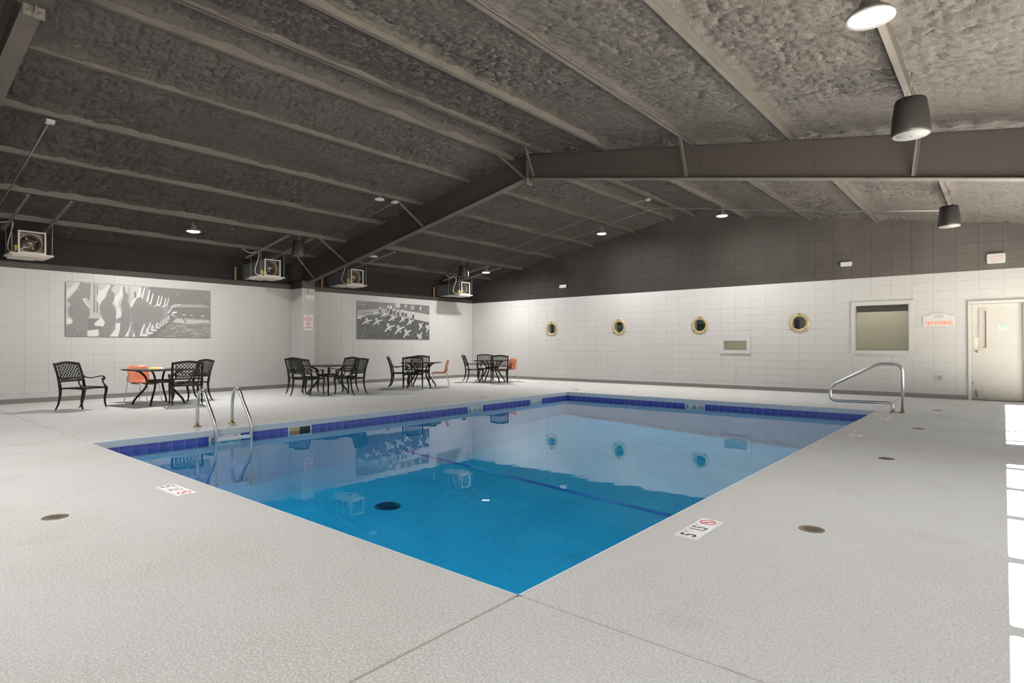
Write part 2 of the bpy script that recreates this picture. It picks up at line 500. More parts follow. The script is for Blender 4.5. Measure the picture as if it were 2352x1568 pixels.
# ------------------------------------------------------------------ depth markers
def depth_marker(name, label, F, ft, m, group, ratio=1.0):
    t = thing(name, label, 'sign', (0, 0, 0), 0, group)
    t.location = F(0, 0, 0)
    G = lambda a, b, c=0.0: F(a, b, c) - t.location
    for k in range(3):
        mb = MB(); u0 = -.228 + k * .1525
        mb.prism([(u0, -.074), (u0 + .150, -.074), (u0 + .150, .074), (u0, .074)], G, -.004, .004)
        obj('tile', mb, M['signw'], t)
    for tx, cx_, wd in ((ft, -.178, .048), (m, -.012, .072)):
        mb = MB(); text_poly(mb, tx, G, cx_, .0, .105, .004, .0052, 0, width=wd, bold=.015)
        obj('numeral', mb, M['ink'], t)
    for tx, cx_, hh, wd in (('FT', -.112, .026, .034), ('M', .050, .024, .022)):
        mb = MB(); text_poly(mb, tx, G, cx_, .040, hh, .004, .0052, 0, width=wd)
        obj('unit_text', mb, M['greyink'], t)
    mb = MB()
    mb.prism(circ(.152, .006, .052, 28), G, .004, .0052, holes=[circ(.152, .006, .041, 28)[::-1]])
    mb.prism([(.120, .041), (.114, .035), (.184, -.029), (.190, -.023)], G, .004, .0056)
    obj('prohibition_ring', mb, M['red'], t)
    mb = MB()
    mb.prism(circ(.168, -.010, .007, 10), G, .004, .005)
    mb.prism([(.128, .016), (.150, .010), (.163, .000), (.160, -.006), (.146, .001), (.126, .008)], G, .004, .005)
    mb.prism([(.140, .008), (.136, .030), (.142, .031), (.150, .008)], G, .004, .005)
    obj('diver_symbol', mb, M['ink'], t)
    mb = MB(); text_poly(mb, 'NO DIVING', G, .152, -.060, .011, .004, .0052, 0, width=.095)
    obj('caption', mb, M['greyink'], t)
    return t
dk = 'depth markers set in the deck'
wl = 'depth markers in the pool tile band'
depth_marker('depth_marker', 'white no-diving depth marker reading 5 FT on the near right deck, the largest one', frame((-1.534, 3.735, .003), (0, 1, 0), (-1, 0, 0), (0, 0, 1)), '5', '1.5', dk)
depth_marker('depth_marker', 'white 5 FT depth marker on the near left deck, by the pool ladder end', frame((-5.288, 1.926, .003), (1, 0, 0), (0, 1, 0), (0, 0, 1)), '5', '1.5', dk)
depth_marker('depth_marker', 'white depth marker on the right deck, second beyond the largest one', frame((-1.517, 9.12, .003), (0, 1, 0), (-1, 0, 0), (0, 0, 1)), '4', '1.3', dk)
depth_marker('depth_marker', 'white depth marker on the right deck closest to the figure-four handrail', frame((-1.517, 11.29, .003), (0, 1, 0), (-1, 0, 0), (0, 0, 1)), '3', '1.1', dk)
xw = PX0 + .010
depth_marker('depth_marker', 'white 5 FT depth marker in the tile band partly behind the pool ladder', frame((xw, 3.846, -.176), (0, 1, 0), (0, 0, 1), (1, 0, 0)), '5', '1.5', wl)
depth_marker('depth_marker', 'white 4 FT depth marker in the left tile band, middle of the three there', frame((xw, 9.150, -.176), (0, 1, 0), (0, 0, 1), (1, 0, 0)), '4', '1.3', wl)
depth_marker('depth_marker', 'white 3 FT depth marker in the left tile band nearest the far corner', frame((xw, 11.29, -.176), (0, 1, 0), (0, 0, 1), (1, 0, 0)), '3', '1.1', wl)
depth_marker('depth_marker', 'white 3 FT 00 M depth marker in the dark tile band of the far end', frame((-5.287, PY1 - .010, -.176), (1, 0, 0), (0, 0, 1), (0, -1, 0)), '3', '00', wl)

# ------------------------------------------------------------------ block walls
def rect_minus(r, holes):
    out = [r]
    for h in holes:
        nxt = []
        for (a0, b0, a1, b1) in out:
            if h[0] >= a1 or h[2] <= a0 or h[1] >= b1 or h[3] <= b0: nxt.append((a0, b0, a1, b1)); continue
            if h[1] > b0: nxt.append((a0, b0, a1, h[1]))
            if h[3] < b1: nxt.append((a0, h[3], a1, b1))
            lo, hi = max(b0, h[1]), min(b1, h[3])
            if h[0] > a0: nxt.append((a0, lo, h[0], hi))
            if h[2] < a1: nxt.append((h[2], lo, a1, hi))
        out = nxt
    return [q for q in out if q[2] - q[0] > .012 and q[3] - q[1] > .012]
GAP, BEV, PROUD = .0012, .0030, .004
def block_geo(mb, F, w, h, a=0, b=0, mi=0):
    x0, x1, y0, y1 = a + GAP, a + w - GAP, b + GAP, b + h - GAP
    v = [(x0, y0, -PROUD), (x1, y0, -PROUD), (x1, y1, -PROUD), (x0, y1, -PROUD), (x0 + BEV, y0 + BEV, 0), (x1 - BEV, y0 + BEV, 0), (x1 - BEV, y1 - BEV, 0), (x0 + BEV, y1 - BEV, 0)]
    mb.add([F(*p) for p in v], [(4, 5, 6, 7), (0, 1, 5, 4), (1, 2, 6, 5), (2, 3, 7, 6), (3, 0, 4, 7)], mi)
def block_wall(parent, o, u, v, n, rects, limit=300):
    """rects: list of (a0,b0,a1,b1,black,dist); nearest ones become single blocks, the rest one mesh"""
    rects.sort(key=lambda r: r[5])
    F0 = frame((0, 0, 0), u, v, n); F = frame(o, u, v, n)
    cache = {}; rest = MB()
    for i, (a0, b0, a1, b1, blk, d) in enumerate(rects):
        w, h = a1 - a0, b1 - b0
        if i < limit:
            key = (round(w, 3), round(h, 3), blk)
            if key not in cache:
                mb = MB(); block_geo(mb, F0, w, h); cache[key] = mb.mesh('block', M['black' if blk else 'white'])
            link('block', cache[key], parent, F(a0, b0, 0))
        else:
            block_geo(rest, F, w, h, a0, b0, 1 if blk else 0)
    if rest.f:
        q = obj('block_courses', rest, [M['white'], M['black']], parent); q['kind'] = 'stuff'
# left wall
wall_left = struct(link('wall_left', None))
mb = MB(); mb.box(XL - .2, XL - .0036, YF - .2, YB + .2, -.1, HP, 0); mb.box(XL - .2, XL - .0036, YF - .2, YB + .2, HP, 2.975, 1)
obj('masonry_core', mb, [M['joint'], M['jointb']], wall_left)
rects = []
k0 = math.floor((YF - 2.805) / BW)
PIL = (8.836, 9.242)
for k in range(k0, 60):
    a0, a1 = 2.805 + k * BW, 2.805 + (k + 1) * BW
    a0, a1 = max(a0, YF), min(a1, YB)
    if a1 - a0 < .02: continue
    for c in range(15):
        b0, b1 = c * BH, min((c + 1) * BH, 2.975)
        for q in rect_minus((a0, b0, a1, b1), [(PIL[0], 0, PIL[1], 3)]):
            y = (q[0] + q[2]) / 2
            d = math.hypot(XL, y) if y > 2.2 else 99 + abs(y)
            rects.append((*q, c == 14, d + (5 if c == 14 else 0)))
block_wall(wall_left, (XL, 0, 0), (0, 1, 0), (0, 0, 1), (1, 0, 0), rects, 300)
# insulated wall above the masonry, set back behind its ledge
mb = MB(); mb.box(XL - .35, XL - .14, YF - .2, YB + .3, 2.975, 3.9)
obj('insulated_upper_wall', mb, M['upper'], wall_left)
# pilaster
pil = struct(link('trim_1', None), 'block pilaster under the steel rafter on the left wall')
mb = MB(); px = -15.24
mb.box(XL - .01, px - .0036, PIL[0] + .0036, PIL[1] - .0036, -.05, HP, 0); mb.box(XL - .01, px - .0036, PIL[0] + .0036, PIL[1] - .0036, HP, 3.06, 1)
obj('masonry_core', mb, [M['joint'], M['jointb']], pil)
Ff = frame((px, PIL[0], 0), (0, 1, 0), (0, 0, 1), (1, 0, 0)); Fs = frame((XL, PIL[0], 0), (1, 0, 0), (0, 0, 1), (0, -1, 0)); Ft = frame((px, PIL[1], 0), (-1, 0, 0), (0, 0, 1), (0, 1, 0))
for c in range(15):
    h = BH if c < 14 else .215
    for F, w in ((Ff, PIL[1] - PIL[0]), (Fs, px - XL), (Ft, px - XL)):
        mb = MB(); block_geo(mb, F, w, h, 0, c * BH)
        obj('block', mb, M['black' if c == 14 else 'white'], pil)
# back wall
wall_back = struct(link('wall_back', None))
PORT = [(-11.985, 1.787), (-9.344, 1.787), (-6.706, 1.787), (-4.054, 1.787)]
HOLES = [(-.544, -1, .322, 2.123), (-2.842, 1.020, -1.632, 2.232), (-6.075, 1.01, -5.31, 1.40)] + [(x - .165, z - .165, x + .165, z + .165) for x, z in PORT]
def zgable(x): return 5.16 - .171 * abs(x - RX)
core = MB(); rects = []
k0 = math.floor((XL + 6.911) / BW)
for k in range(k0, 30):
    a0, a1 = -6.911 + k * BW, -6.911 + (k + 1) * BW
    a0, a1 = max(a0, XL), min(a1, XR)
    if a1 - a0 < .02: continue
    for c in range(26):
        b0, b1 = c * BH, (c + 1) * BH
        if b0 > zgable((a0 + a1) / 2): continue
        blk = c >= 14
        for q in rect_minus((a0, b0, a1, b1), HOLES):
            x = (q[0] + q[2]) / 2
            d = math.hypot(x, YB) + (3.2 if blk else 0)
            rects.append((*q, blk, d))
            core.box(q[0], q[2], YB + .0036, YB + .2, q[1], q[3], 1 if blk else 0)
core.box(XL - .3, XL, YB + .007, YB + .2, -.1, 4.2, 1); core.box(XR, XR + .2, YB + .007, YB + .2, -.1, 4.2, 0)
obj('masonry_core', core, [M['joint'], M['jointb']], wall_back)
block_wall(wall_back, (0, YB, 0), (1, 0, 0), (0, 0, 1), (0, -1, 0), rects, 300)
# front wall (behind the camera) and glazed right wall
wall_front = struct(obj('wall_front', MB().box(XL - .2, XR + .2, YF - .2, YF, -.1, 5.4), M['white']))
wall_right = struct(link('wall_right', None))
mb = MB()
bays = [(-4.6, .55), (2.10, 7.92), (9.30, 15.55)]
bays = [(-4.5, .60), (1.95, 7.80), (9.36, 15.50)]
ZS, ZH = .06, 2.14
ed = [YF]
for b in bays: ed += list(b)
ed += [YB]
for i in range(0, len(ed), 2): mb.box(XR, XR + .2, ed[i], ed[i + 1], -.1, ZH)
for b in bays: mb.box(XR, XR + .2, b[0], b[1], -.1, ZS)
mb.box(XR, XR + .2, YF, YB, ZH, 4.0)
obj('wall_panel', mb, M['white'], wall_right)
for i, (b0, b1) in enumerate(bays):
    w = struct(link('window_%d' % (8 + i), None), 'tall glazed opening in the right wall')
    cuts = [y for y in [7.52 - 1.066 * k for k in range(12)] + [14.02 - 1.08 * k for k in range(5)] if b0 + .2 < y < b1 - .2]
    cuts = [y for y in cuts if (y < 8.5) == (b1 < 8.5)]
    fr = MB()
    for y in cuts: fr.box(XR + .03, XR + .10, y - .065, y + .065, ZS, ZH)
    fr.box(XR + .03, XR + .10, b0, b1, ZS, ZS + .03); fr.box(XR + .03, XR + .10, b0, b1, ZH - .03, ZH)
    fr.box(XR + .03, XR + .10, b0, b0 + .03, ZS, ZH); fr.box(XR + .03, XR + .10, b1 - .03, b1, ZS, ZH)
    obj('window_frame', fr, M['frame'], w)
    e = [b0 + .03] + sorted(cuts) + [b1 - .03]
    for j in range(len(e) - 1):
        a, b = e[j] + (.065 if j else 0), e[j + 1] - (.065 if j < len(e) - 2 else 0)
        obj('pane', MB().add([(XR + .065, a, ZS), (XR + .065, b, ZS), (XR + .065, b, ZH), (XR + .065, a, ZH)], [(0, 1, 2, 3)]), M['pane'], w)
    # sky portal so that daylight is sampled through the opening
    ld = bpy.data.lights.new('daylight_portal', 'AREA'); ld.shape = 'RECTANGLE'
    ld.size = b1 - b0; ld.size_y = ZH - ZS; ld.cycles.is_portal = True
    lo = link('daylight_portal', ld, None, (XR + .25, (b0 + b1) / 2, (ZS + ZH) / 2))
    lo.matrix_world = Matrix(((0, 0, 1, XR + .25), (1, 0, 0, (b0 + b1) / 2), (0, 1, 0, (ZS + ZH) / 2), (0, 0, 0, 1)))
struct(obj('ground', MB().box(XR + .2, 40, -40, 50, -.25, -.15), M['bounce_ground']))  # unseen ground added outside to bounce sun up to the ceiling
# rubber base along the walls
mb = MB(); mb.box(XL, XL + .008, YF, PIL[0], 0, .10); mb.box(XL, XL + .008, PIL[1], YB, 0, .10)
struct(obj('baseboard_left', mb, M['base']))
mb = MB(); mb.box(XL, px + .008, PIL[0] - .008, PIL[0], 0, .10); mb.box(px, px + .008, PIL[0], PIL[1], 0, .10); mb.box(XL, px + .008, PIL[1], PIL[1] + .008, 0, .10)
obj('base_strip', mb, M['base'], pil)
mb = MB(); mb.box(XL + .008, -.615, YB - .008, YB, 0, .10); mb.box(.40, XR, YB - .008, YB, 0, .10)
struct(obj('baseboard_back', mb, M['base']))

# ------------------------------------------------------------------ roof: sprayed foam between purlins
PUR = [(-.74, -1), (-2.27, -1), (-3.80, 1), (-5.33, -1), (-6.83, 1), (-7.51, -1), (-8.81, 1), (-10.33, 1), (-11.79, 1), (-13.29, -1), (-14.80, 1), (.80, 1)]
rng = np.random.default_rng(3)
TAB = rng.random((256, 256))
def vnoise(x, y):
    xi = np.floor(x).astype(int); yi = np.floor(y).astype(int)
    fx = x - xi; fy = y - yi
    fx = fx * fx * (3 - 2 * fx); fy = fy * fy * (3 - 2 * fy)
    t = lambda a, b: TAB[a % 256, b % 256]
    return (t(xi, yi) * (1 - fx) * (1 - fy) + t(xi + 1, yi) * fx * (1 - fy) + t(xi, yi + 1) * (1 - fx) * fy + t(xi + 1, yi + 1) * fx * fy) * 2 - 1
def foam_z(x, y):
    d = np.abs(x - RX); d = np.sqrt(d * d + .02)
    z = 5.118 - .171 * d
    amp = .65 + .35 * vnoise(x * .9 + 7, y * .7 + 3)
    w = vnoise(x * .5, y * .5) * .5
    yy = y + .10 * vnoise(x * 1.1 + 3, y * .8) + .03 * vnoise(x * 4, y * 4)
    streak = vnoise(x * .9 + w + 5, yy * 5.5 + 2) * .020 + vnoise(x * 2.2 + 31, yy * 12 + 9) * .013
    cr = np.abs(vnoise(x * 3.2 + 50, yy * 15 + 70)); cr2 = np.abs(vnoise(x * 9 + 11, yy * 26 + 23)); cr3 = np.abs(vnoise(x * 22 + 81, yy * 34 + 13))
    lump = (1 - np.exp(-cr / .16)) * .050 + (1 - np.exp(-cr2 / .2)) * .042 + (1 - np.exp(-cr3 / .25)) * .022 - .07
    near = x * 0 + 1e9
    for p, _ in PUR: near = np.minimum(near, np.abs(x - p))
    z = z - streak * amp - lump * amp * (1 - .6 * np.exp(-(near / .08) ** 2))
    for p, _ in PUR:
        s = np.abs(x - p)
        z = z - (.038 + .034 * vnoise(y * 1.7 + p * 9, y * 0 + p) + .012 * vnoise(y * 7 + p * 5, y * 0 + 3)) * np.exp(-(s / .07) ** 1.4)
    for fy_ in FR_Y:
        z = z - (.025 + .02 * vnoise(x * 6, x * 0 + fy_)) * np.exp(-(np.abs(y - fy_) / .22) ** 2)
    z = z - .05 * np.exp(-np.abs(y - YB) / .12)
    return z
ceiling = struct(link('ceiling', None))
def foam_grid(x0, x1, y0, y1, step):
    nx = int((x1 - x0) / step) + 1; ny = int((y1 - y0) / step) + 1
    gx, gy = np.meshgrid(np.linspace(x0, x1, nx), np.linspace(y0, y1, ny))
    gz = foam_z(gx, gy)
    co = np.stack([gx, gy, gz], -1).reshape(-1, 3).astype(np.float32)
    me = bpy.data.meshes.new('sprayed_foam')
    i = np.arange((nx - 1) * (ny - 1)); r = i // (nx - 1); c = i % (nx - 1)
    a = r * nx + c
    q = np.stack([a, a + nx, a + nx + 1, a + 1], -1).astype(np.int32).ravel()
    me.vertices.add(len(co)); me.vertices.foreach_set('co', co.ravel())
    me.loops.add(len(q)); me.loops.foreach_set('vertex_index', q)
    me.polygons.add(len(i)); me.polygons.foreach_set('loop_start', np.arange(0, len(q), 4, dtype=np.int32))
    me.polygons.foreach_set('loop_total', np.full(len(i), 4, dtype=np.int32))
    me.polygons.foreach_set('use_smooth', np.ones(len(i), dtype=bool))
    me.update(calc_edges=True); me.materials.append(M['foam'])
    link('sprayed_foam', me, ceiling)
foam_grid(XL - .2, -9.5, 1.0, YB + .05, .026)
foam_grid(-9.5, XR + .1, 1.0, YB + .05, .019)
foam_grid(XL - .2, XR + .1, YF - .1, 1.0, .07)
mb = MB()
mb.add([(XL - .4, YF - .2, 3.75), (RX, YF - .2, 5.35), (XR + .3, YF - .2, 3.95), (XL - .4, YB + .3, 3.75), (RX, YB + .3, 5.35), (XR + .3, YB + .3, 3.95)], [(0, 1, 4, 3), (1, 2, 5, 4)])
obj('roof_deck', mb, M['web'], ceiling)
for p, s in PUR:
    z0 = zpur(p); mb = MB()
    t = .004
    mb.box(p - t / 2, p + t / 2, YF, YB, z0, z0 + .20)
    sl = -.171 * (1 if p > RX else -1)
    a, b = (p, p + .065 * s)
    x0, x1 = min(a, b), max(a, b)
    mb.add([(x0, YF, z0), (x1, YF, z0), (x1, YB, z0), (x0, YB, z0), (x0, YF, z0 + t), (x1, YF, z0 + t), (x1, YB, z0 + t), (x0, YB, z0 + t)], [(0, 3, 2, 1), (4, 5, 6, 7), (0, 1, 5, 4), (1, 2, 6, 5), (2, 3, 7, 6), (3, 0, 4, 7)])
    e = b
    mb.box(min(e, e - t * s), max(e, e - t * s), YF, YB, z0, z0 + .022)
    obj('purlin', mb, M['steel'], ceiling)

# ------------------------------------------------------------------ steel frames
def rafter(y, label, braces, splices):
    t = thing('steel_rafter', label, 'beam', (RX, y, 0))
    top = lambda x: zpur(x) - .004
    bot = lambda x: 4.505 - .186 * abs(x - RX)
    L0, R0 = XL + .22, XR
    loc = lambda p: (p[0] - RX, p[1] - y, p[2])
    mb = MB()
    for (xa, xb) in ((L0, RX), (RX, R0)):
        v = []
        for yy in (-.006, .006):
            v += [(xa - RX, yy, bot(xa)), (xb - RX, yy, bot(xb)), (xb - RX, yy, top(xb)), (xa - RX, yy, top(xa))]
        mb.add(v, [(0, 1, 2, 3), (7, 6, 5, 4), (0, 4, 5, 1), (3, 2, 6, 7), (0, 3, 7, 4), (1, 5, 6, 2)])
    obj('web', mb, M['web'], t)
    for nm, fn, th, w in (('bottom_flange', bot, .014, .165), ('top_flange', top, .010, .165)):
        for (xa, xb) in ((L0, RX - .012), (RX + .012, R0)):
            mb = MB(); v = []
            for x_ in (xa, xb):
                for yy in (-w / 2, w / 2):
                    for dz in (-th / 2, th / 2): v.append((x_ - RX, yy, fn(x_) + dz))
            mb.add(v, [(0, 4, 6, 2), (1, 3, 7, 5), (0, 1, 5, 4), (2, 6, 7, 3), (0, 2, 3, 1), (4, 5, 7, 6)])
            obj(nm, mb, M['steel'] if nm[0] == 'b' else M['web'], t)
    rp = obj('ridge_plate', MB().box(-.012, .012, -.085, .085, 4.385, 4.99), M['steel'], t)
    gus = MB()
    for s in (-1, 1):
        gus.add([(s * .012, -.004, 4.39), (s * .012, .004, 4.39), (s * .10, -.004, 4.485), (s * .10, .004, 4.485), (s * .012, -.004, 4.50), (s * .012, .004, 4.50)],
                [(0, 2, 4), (1, 5, 3), (0, 1, 3, 2), (2, 3, 5, 4), (4, 5, 1, 0)])
    obj('gusset', gus, M['steel'], t)
    for yy in (-.045, .045):
        for s in (-1, 1):
            for z in (4.425, 4.60, 4.88):
                b = MB(); b.lathe([(0, .016), (.016, .016), (.018, .004), (.022, .004), (.022, 0)], 8, (s * .012, yy, z), 'x')
                if s < 0:
                    b.v = [(2 * (-.012) - v[0], v[1], v[2]) for v in b.v]
                obj('bolt', b, M['steel'], rp)
    for xs_ in splices:
        mb = MB(); mb.box(xs_ - RX - .005, xs_ - RX + .005, -.011, .011, bot(xs_), top(xs_))
        obj('web_seam', mb, M['web'], t)
    for (xp, yp, xb) in braces:
        a = (xp - RX, yp - y, zpur(xp) + .05); b = (xb - RX, -.06, bot(xb) + .03)
        mb = MB(); mb.obox(a, b, .045, .005, (0, 1, .3)); 
        d = Vector((.02, 0, 0))
        mb.obox(Vector(a) + d, Vector(b) + d, .005, .045, (0, 1, .3))
        obj('flange_brace', mb, M['steel'], t)
    return t
rafter(9.04, 'dark steel rafter spanning the room over the pool, peaking left of centre', [(-7.51, 8.34, -7.25), (-6.83, 8.45, -7.02), (-3.80, 8.50, -3.90), (-.74, 8.45, -.87), (-10.33, 8.20, -10.27), (-13.29, 8.10, -13.29), (-14.80, 8.35, -14.87)], [-3.66, -2.02, -12.2])
rafter(1.33, 'nearer steel rafter cut by the upper left corner, with a bolted ridge plate', [(-7.51, .63, -7.25), (-10.33, .55, -10.27)], [-9.9])

# ------------------------------------------------------------------ windows and portholes in the back wall, corridor beyond
cor = struct(link('wall_corridor', None), 'dim corridor seen through the back wall windows')
yc0, yc1 = YB + .2, YB + 2.3
mb = MB()
mb.box(XL, XR, yc1, yc1 + .1, 0, 3.1); mb.box(XL - .1, XL, yc0, yc1, 0, 3.1); mb.box(XR, XR + .1, yc0, yc1, 0, 3.1)
mb.box(XL, XR, yc0, yc1, 3.1, 3.15); mb.box(XL, XR, yc0, yc1, -.1, 0)
obj('corridor_shell', mb, M['corr'], cor)
for xw_ in (-2.6, -5.9, -9.6, -12.6):  # unseen lamps added to light the corridor behind the windows
    mb = MB(); mb.box(xw_ - .5, xw_ + .5, yc0 + .9, yc0 + 1.05, 3.06, 3.10)
    obj('added_corridor_light', mb, mat('added_corridor_glow', (1, 1, 1), .5, emit=((1, .97, .89), 95)), cor)
yp = YB + .24
def pane_at(x0, x1, z0, z1, m, d=0.0):
    k = (yp + d) / YB
    mb = MB(); mb.box(x0, x1, yp + d, yp + d + .02, z0, z1)
    obj('panel', mb, m, cor)
for i, (x, z) in enumerate(PORT):
    w = struct(link('window_%d' % (i + 1), None), ['brass porthole window nearest the left corner, half dark inside', 'second brass porthole window from the left, with grey view', 'brass porthole window above the small white framed window', 'brass porthole window left of the large window'][i])
    w.location = (x, YB, z)
    mb = MB()
    mb.lathe([(.165, -.008), (.165, .012), (.172, .026), (.195, .030), (.205, .024), (.212, .030), (.238, .026), (.252, .012), (.254, 0)], 36, (0, 0, 0), 'y')
    mb.v = [(a, -b, c) for a, b, c in mb.v]
    obj('porthole_ring', mb, M['pbrass'], w, fix=True)
    obj('glass', MB().prism(circ(0, 0, .168, 30), frame((0, 0, 0), (1, 0, 0), (0, 0, 1), (0, -1, 0)), -.006, .0), M['pane'], w)
    mb = MB(); mb.box(-.035, .035, -.045, -.020, .222, .248); mb.tube([(-.04, -.038, .238), (.04, -.038, .238)], .009, 8)
    obj('hinge', mb, M['brass'], w)
    for a in (-42, -138):
        c, s_ = math.cos(math.radians(a)), math.sin(math.radians(a))
        mb = MB(); mb.tube([(c * .20, -.02, s_ * .20), (c * .215, -.05, s_ * .215), (c * .275, -.045, s_ * .275)], [.012, .013, .007], 8)
        obj('dog_bolt', mb, M['brass'], w)
    kx = x * yp / YB
    if i in (0, 3):
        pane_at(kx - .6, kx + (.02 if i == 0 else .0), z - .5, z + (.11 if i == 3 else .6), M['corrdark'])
        pane_at(kx - .7, kx + .5, z - .5, z + .6, M['corrwhite'], .10)
    elif i == 1:
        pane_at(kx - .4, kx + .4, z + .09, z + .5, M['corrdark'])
        pane_at(kx - .4, kx + .4, z - .5, z + .0, M['corrgrey'], .06)
        pane_at(kx - .5, kx + .5, z - .5, z + .6, M['corrwhite'], .16)
    else:
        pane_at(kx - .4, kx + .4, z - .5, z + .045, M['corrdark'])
        pane_at(kx - .5, kx + .5, z - .5, z + .5, M['corrgrey'], .10)
Bk = frame((0, YB, 0), (1, 0, 0), (0, 0, 1), (0, -1, 0))
def back_window(name, label, x0, z0, x1, z1, fw, sill, glass):
    w = struct(link(name, None), label)
    bars = [('window_frame', (x0 - fw * .35, z0 - fw * .35, x0 + fw * .65, z1 + fw * .35)), ('window_frame', (x1 - fw * .65, z0 - fw * .35, x1 + fw * .35, z1 + fw * .35)),
            ('window_frame', (x0 + fw * .65, z1 - fw * .65, x1 - fw * .65, z1 + fw * .35)), ('window_frame', (x0 + fw * .65, z0 - fw * .35, x1 - fw * .65, z0 + fw * .65))]
    for nm, (a, b, c, d) in bars:
        mb = MB(); mb.box(a, c, YB - .028, YB + .12, b, d)
        i_ = .012
        mb.box(a + i_, c - i_, YB - .036, YB - .028, b + i_, d - i_)
        obj(nm, mb, M['frame'], w)
    mb = MB(); mb.box(x0 + fw * .65, x1 - fw * .65, YB + .07, YB + .078, z0 + fw * .65, z1 - fw * .65)
    obj('pane', mb, glass, w)
    mb = MB(); mb.box(x0 + fw * .65, x1 - fw * .65, YB + .078, YB + .16, z0 + fw * .65, z0 + fw * .65 + .012)
    obj('inner_ledge', mb, M['corr'], w)
    return w
w6 = back_window('window_5', 'small white framed window low on the back wall below a porthole', -6.075, 1.01, -5.31, 1.40, .105, 0, M['pane2'])
w7 = back_window('window_6', 'large square window with pale frame left of the no-diving sign', -2.842, 1.02, -1.632, 2.232, .10, 0, M['pane2'])
mb = MB(); mb.box(-3.3, -1.2, YB + .62, YB + .64, 2.04, 3.1); obj('panel', mb, M['corrdark'], cor)  # dark panel stands in for the dark reflection across the pane's top
mb = MB()
for k in range(16):
    mb.obox((-2.75 + k * .075, YB + .50, 2.08), (-2.60 + k * .075, YB + .50, 2.24), .004, .004); mb.obox((-2.60 + k * .075, YB + .50, 2.08), (-2.75 + k * .075, YB + .50, 2.24), .004, .004)
q = obj('wire_mesh', mb, M['galv'], cor); q['kind'] = 'stuff'

# door
dr_ = struct(link('door_1', None), 'pale grey steel exit door with narrow vision panel and kick plate')
for a, b, c, d in ((-.612, 0, -.540, 2.185), (.318, 0, .39, 2.185), (-.540, 2.113, .318, 2.185)):
    mb = MB(); mb.box(a, c, YB - .035, YB + .15, b, d); mb.box(a + .012, c - .012, YB - .045, YB - .035, b, d - .012)
    obj('door_frame', mb, M['frame'], dr_)
mb = MB(); D = frame((0, YB + .055, 0), (1, 0, 0), (0, 0, 1), (0, -1, 0))
mb.prism([(-.536, .012), (.314, .012), (.314, 2.108), (-.536, 2.108)], D, -.045, 0, holes=[[(-.385, 1.14), (-.385, 1.965), (-.285, 1.965), (-.285, 1.14)]])
leaf = obj('door_leaf', mb, M['doorp'], dr_)
mb = MB(); mb.prism([(-.425, 1.095), (-.245, 1.095), (-.245, 2.01), (-.425, 2.01)], D, 0, .014, holes=[[(-.378, 1.15), (-.378, 1.955), (-.292, 1.955), (-.292, 1.15)]])
mb.prism([(-.405, 1.115), (-.265, 1.115), (-.265, 1.99), (-.405, 1.99)], D, .014, .020, holes=[[(-.378, 1.15), (-.378, 1.955), (-.292, 1.955), (-.292, 1.15)]])
obj('vision_frame', mb, M['doorp'], leaf)
mb = MB(); mb.prism([(-.39, 1.13), (-.28, 1.13), (-.28, 1.97), (-.39, 1.97)], D, -.022, -.018); obj('vision_panel', mb, M['kick'], leaf)
mb = MB(); mb.prism(rrect(-.502, 1.01, -.420, 1.385, .006), D, 0, .006); obj('latch_guard', mb, M['cream'], leaf)
mb = MB(); mb.lathe([(0, .06), (.022, .058), (.028, .045), (.022, .028), (.012, .024), (.012, .006), (.026, .004), (.026, 0)], 16, (-.452, 0, 1.065), 'y'); mb.v = [(a, YB + .055 - b - .004, c) for a, b, c in mb.v]
obj('door_knob', mb, M['brass'], leaf)
mb = MB(); mb.prism(rrect(-.49, .03, .30, .335, .004), D, 0, .003); obj('kick_plate', mb, M['kick'], leaf)
mb = MB(); mb.prism(rrect(-.088, 1.537, .062, 1.652, .004), D, 0, .003); lab = obj('notice', mb, mat('pale_green_notice', (.78, .86, .80), .5), leaf)
mb = MB()
for z_, w_ in ((1.63, .058), (1.60, .05), (1.575, .028)): mb.prism([(-.013 - w_, z_ - .005), (-.013 + w_, z_ - .005), (-.013 + w_, z_ + .005), (-.013 - w_, z_ + .005)], D, .003, .004)
obj('notice_lines', mb, M['green'], lab)
mb = MB(); mb.obox((-.475, YB + .04, .22), (-.450, YB + .02, .07), .02, .03); obj('door_stop', mb, M['greyink'], leaf)
mb = MB(); mb.box(-.536, -.522, YB + .03, YB + .053, .34, .40); obj('hinge', mb, M['ink'], leaf)

# ------------------------------------------------------------------ signs and wall fittings
t = thing('no_diving_sign', 'white arched sign with orange-red NO DIVING lettering beside the exit door', 'sign', (-1.125, YB, 1.77))
G = frame((0, -.004, 0), (1, 0, 0), (0, 0, 1), (0, -1, 0))
def arch(o): 
    top = [(.303 - o, .118 - o), (.185 - o * .3, .118 - o)]
    for k in range(9):
        a = math.radians(0 + 180 * k / 8)
        top.append((.17 * math.cos(a) * (1 - o * 1.2), .128 - o + .047 * math.sin(a)))
    top += [(-.185 + o * .3, .118 - o), (-.303 + o, .118 - o)]
    return [(-.303 + o, -.142 + o), (.303 - o, -.142 + o)] + top
mb = MB(); mb.prism(arch(0), G, 0, .008); obj('sign_rim', mb, M['frame'], t)
mb = MB(); mb.prism(arch(.016), G, .008, .010); obj('sign_face', mb, M['signw'], t)
mb = MB(); text_poly(mb, 'NO DIVING', G, 0, -.058, .088, .01, .012, 0, width=.50, bold=.025); obj('lettering', mb, M['nored'], t)
mb = MB(); text_poly(mb, 'LANDING', G, 0, .124, .030, .01, .012, 0, width=.155); text_poly(mb, 'FITNESS', G, 0, .076, .034, .01, .012, 0, width=.165, bold=.01); obj('heading', mb, M['greyink'], t)

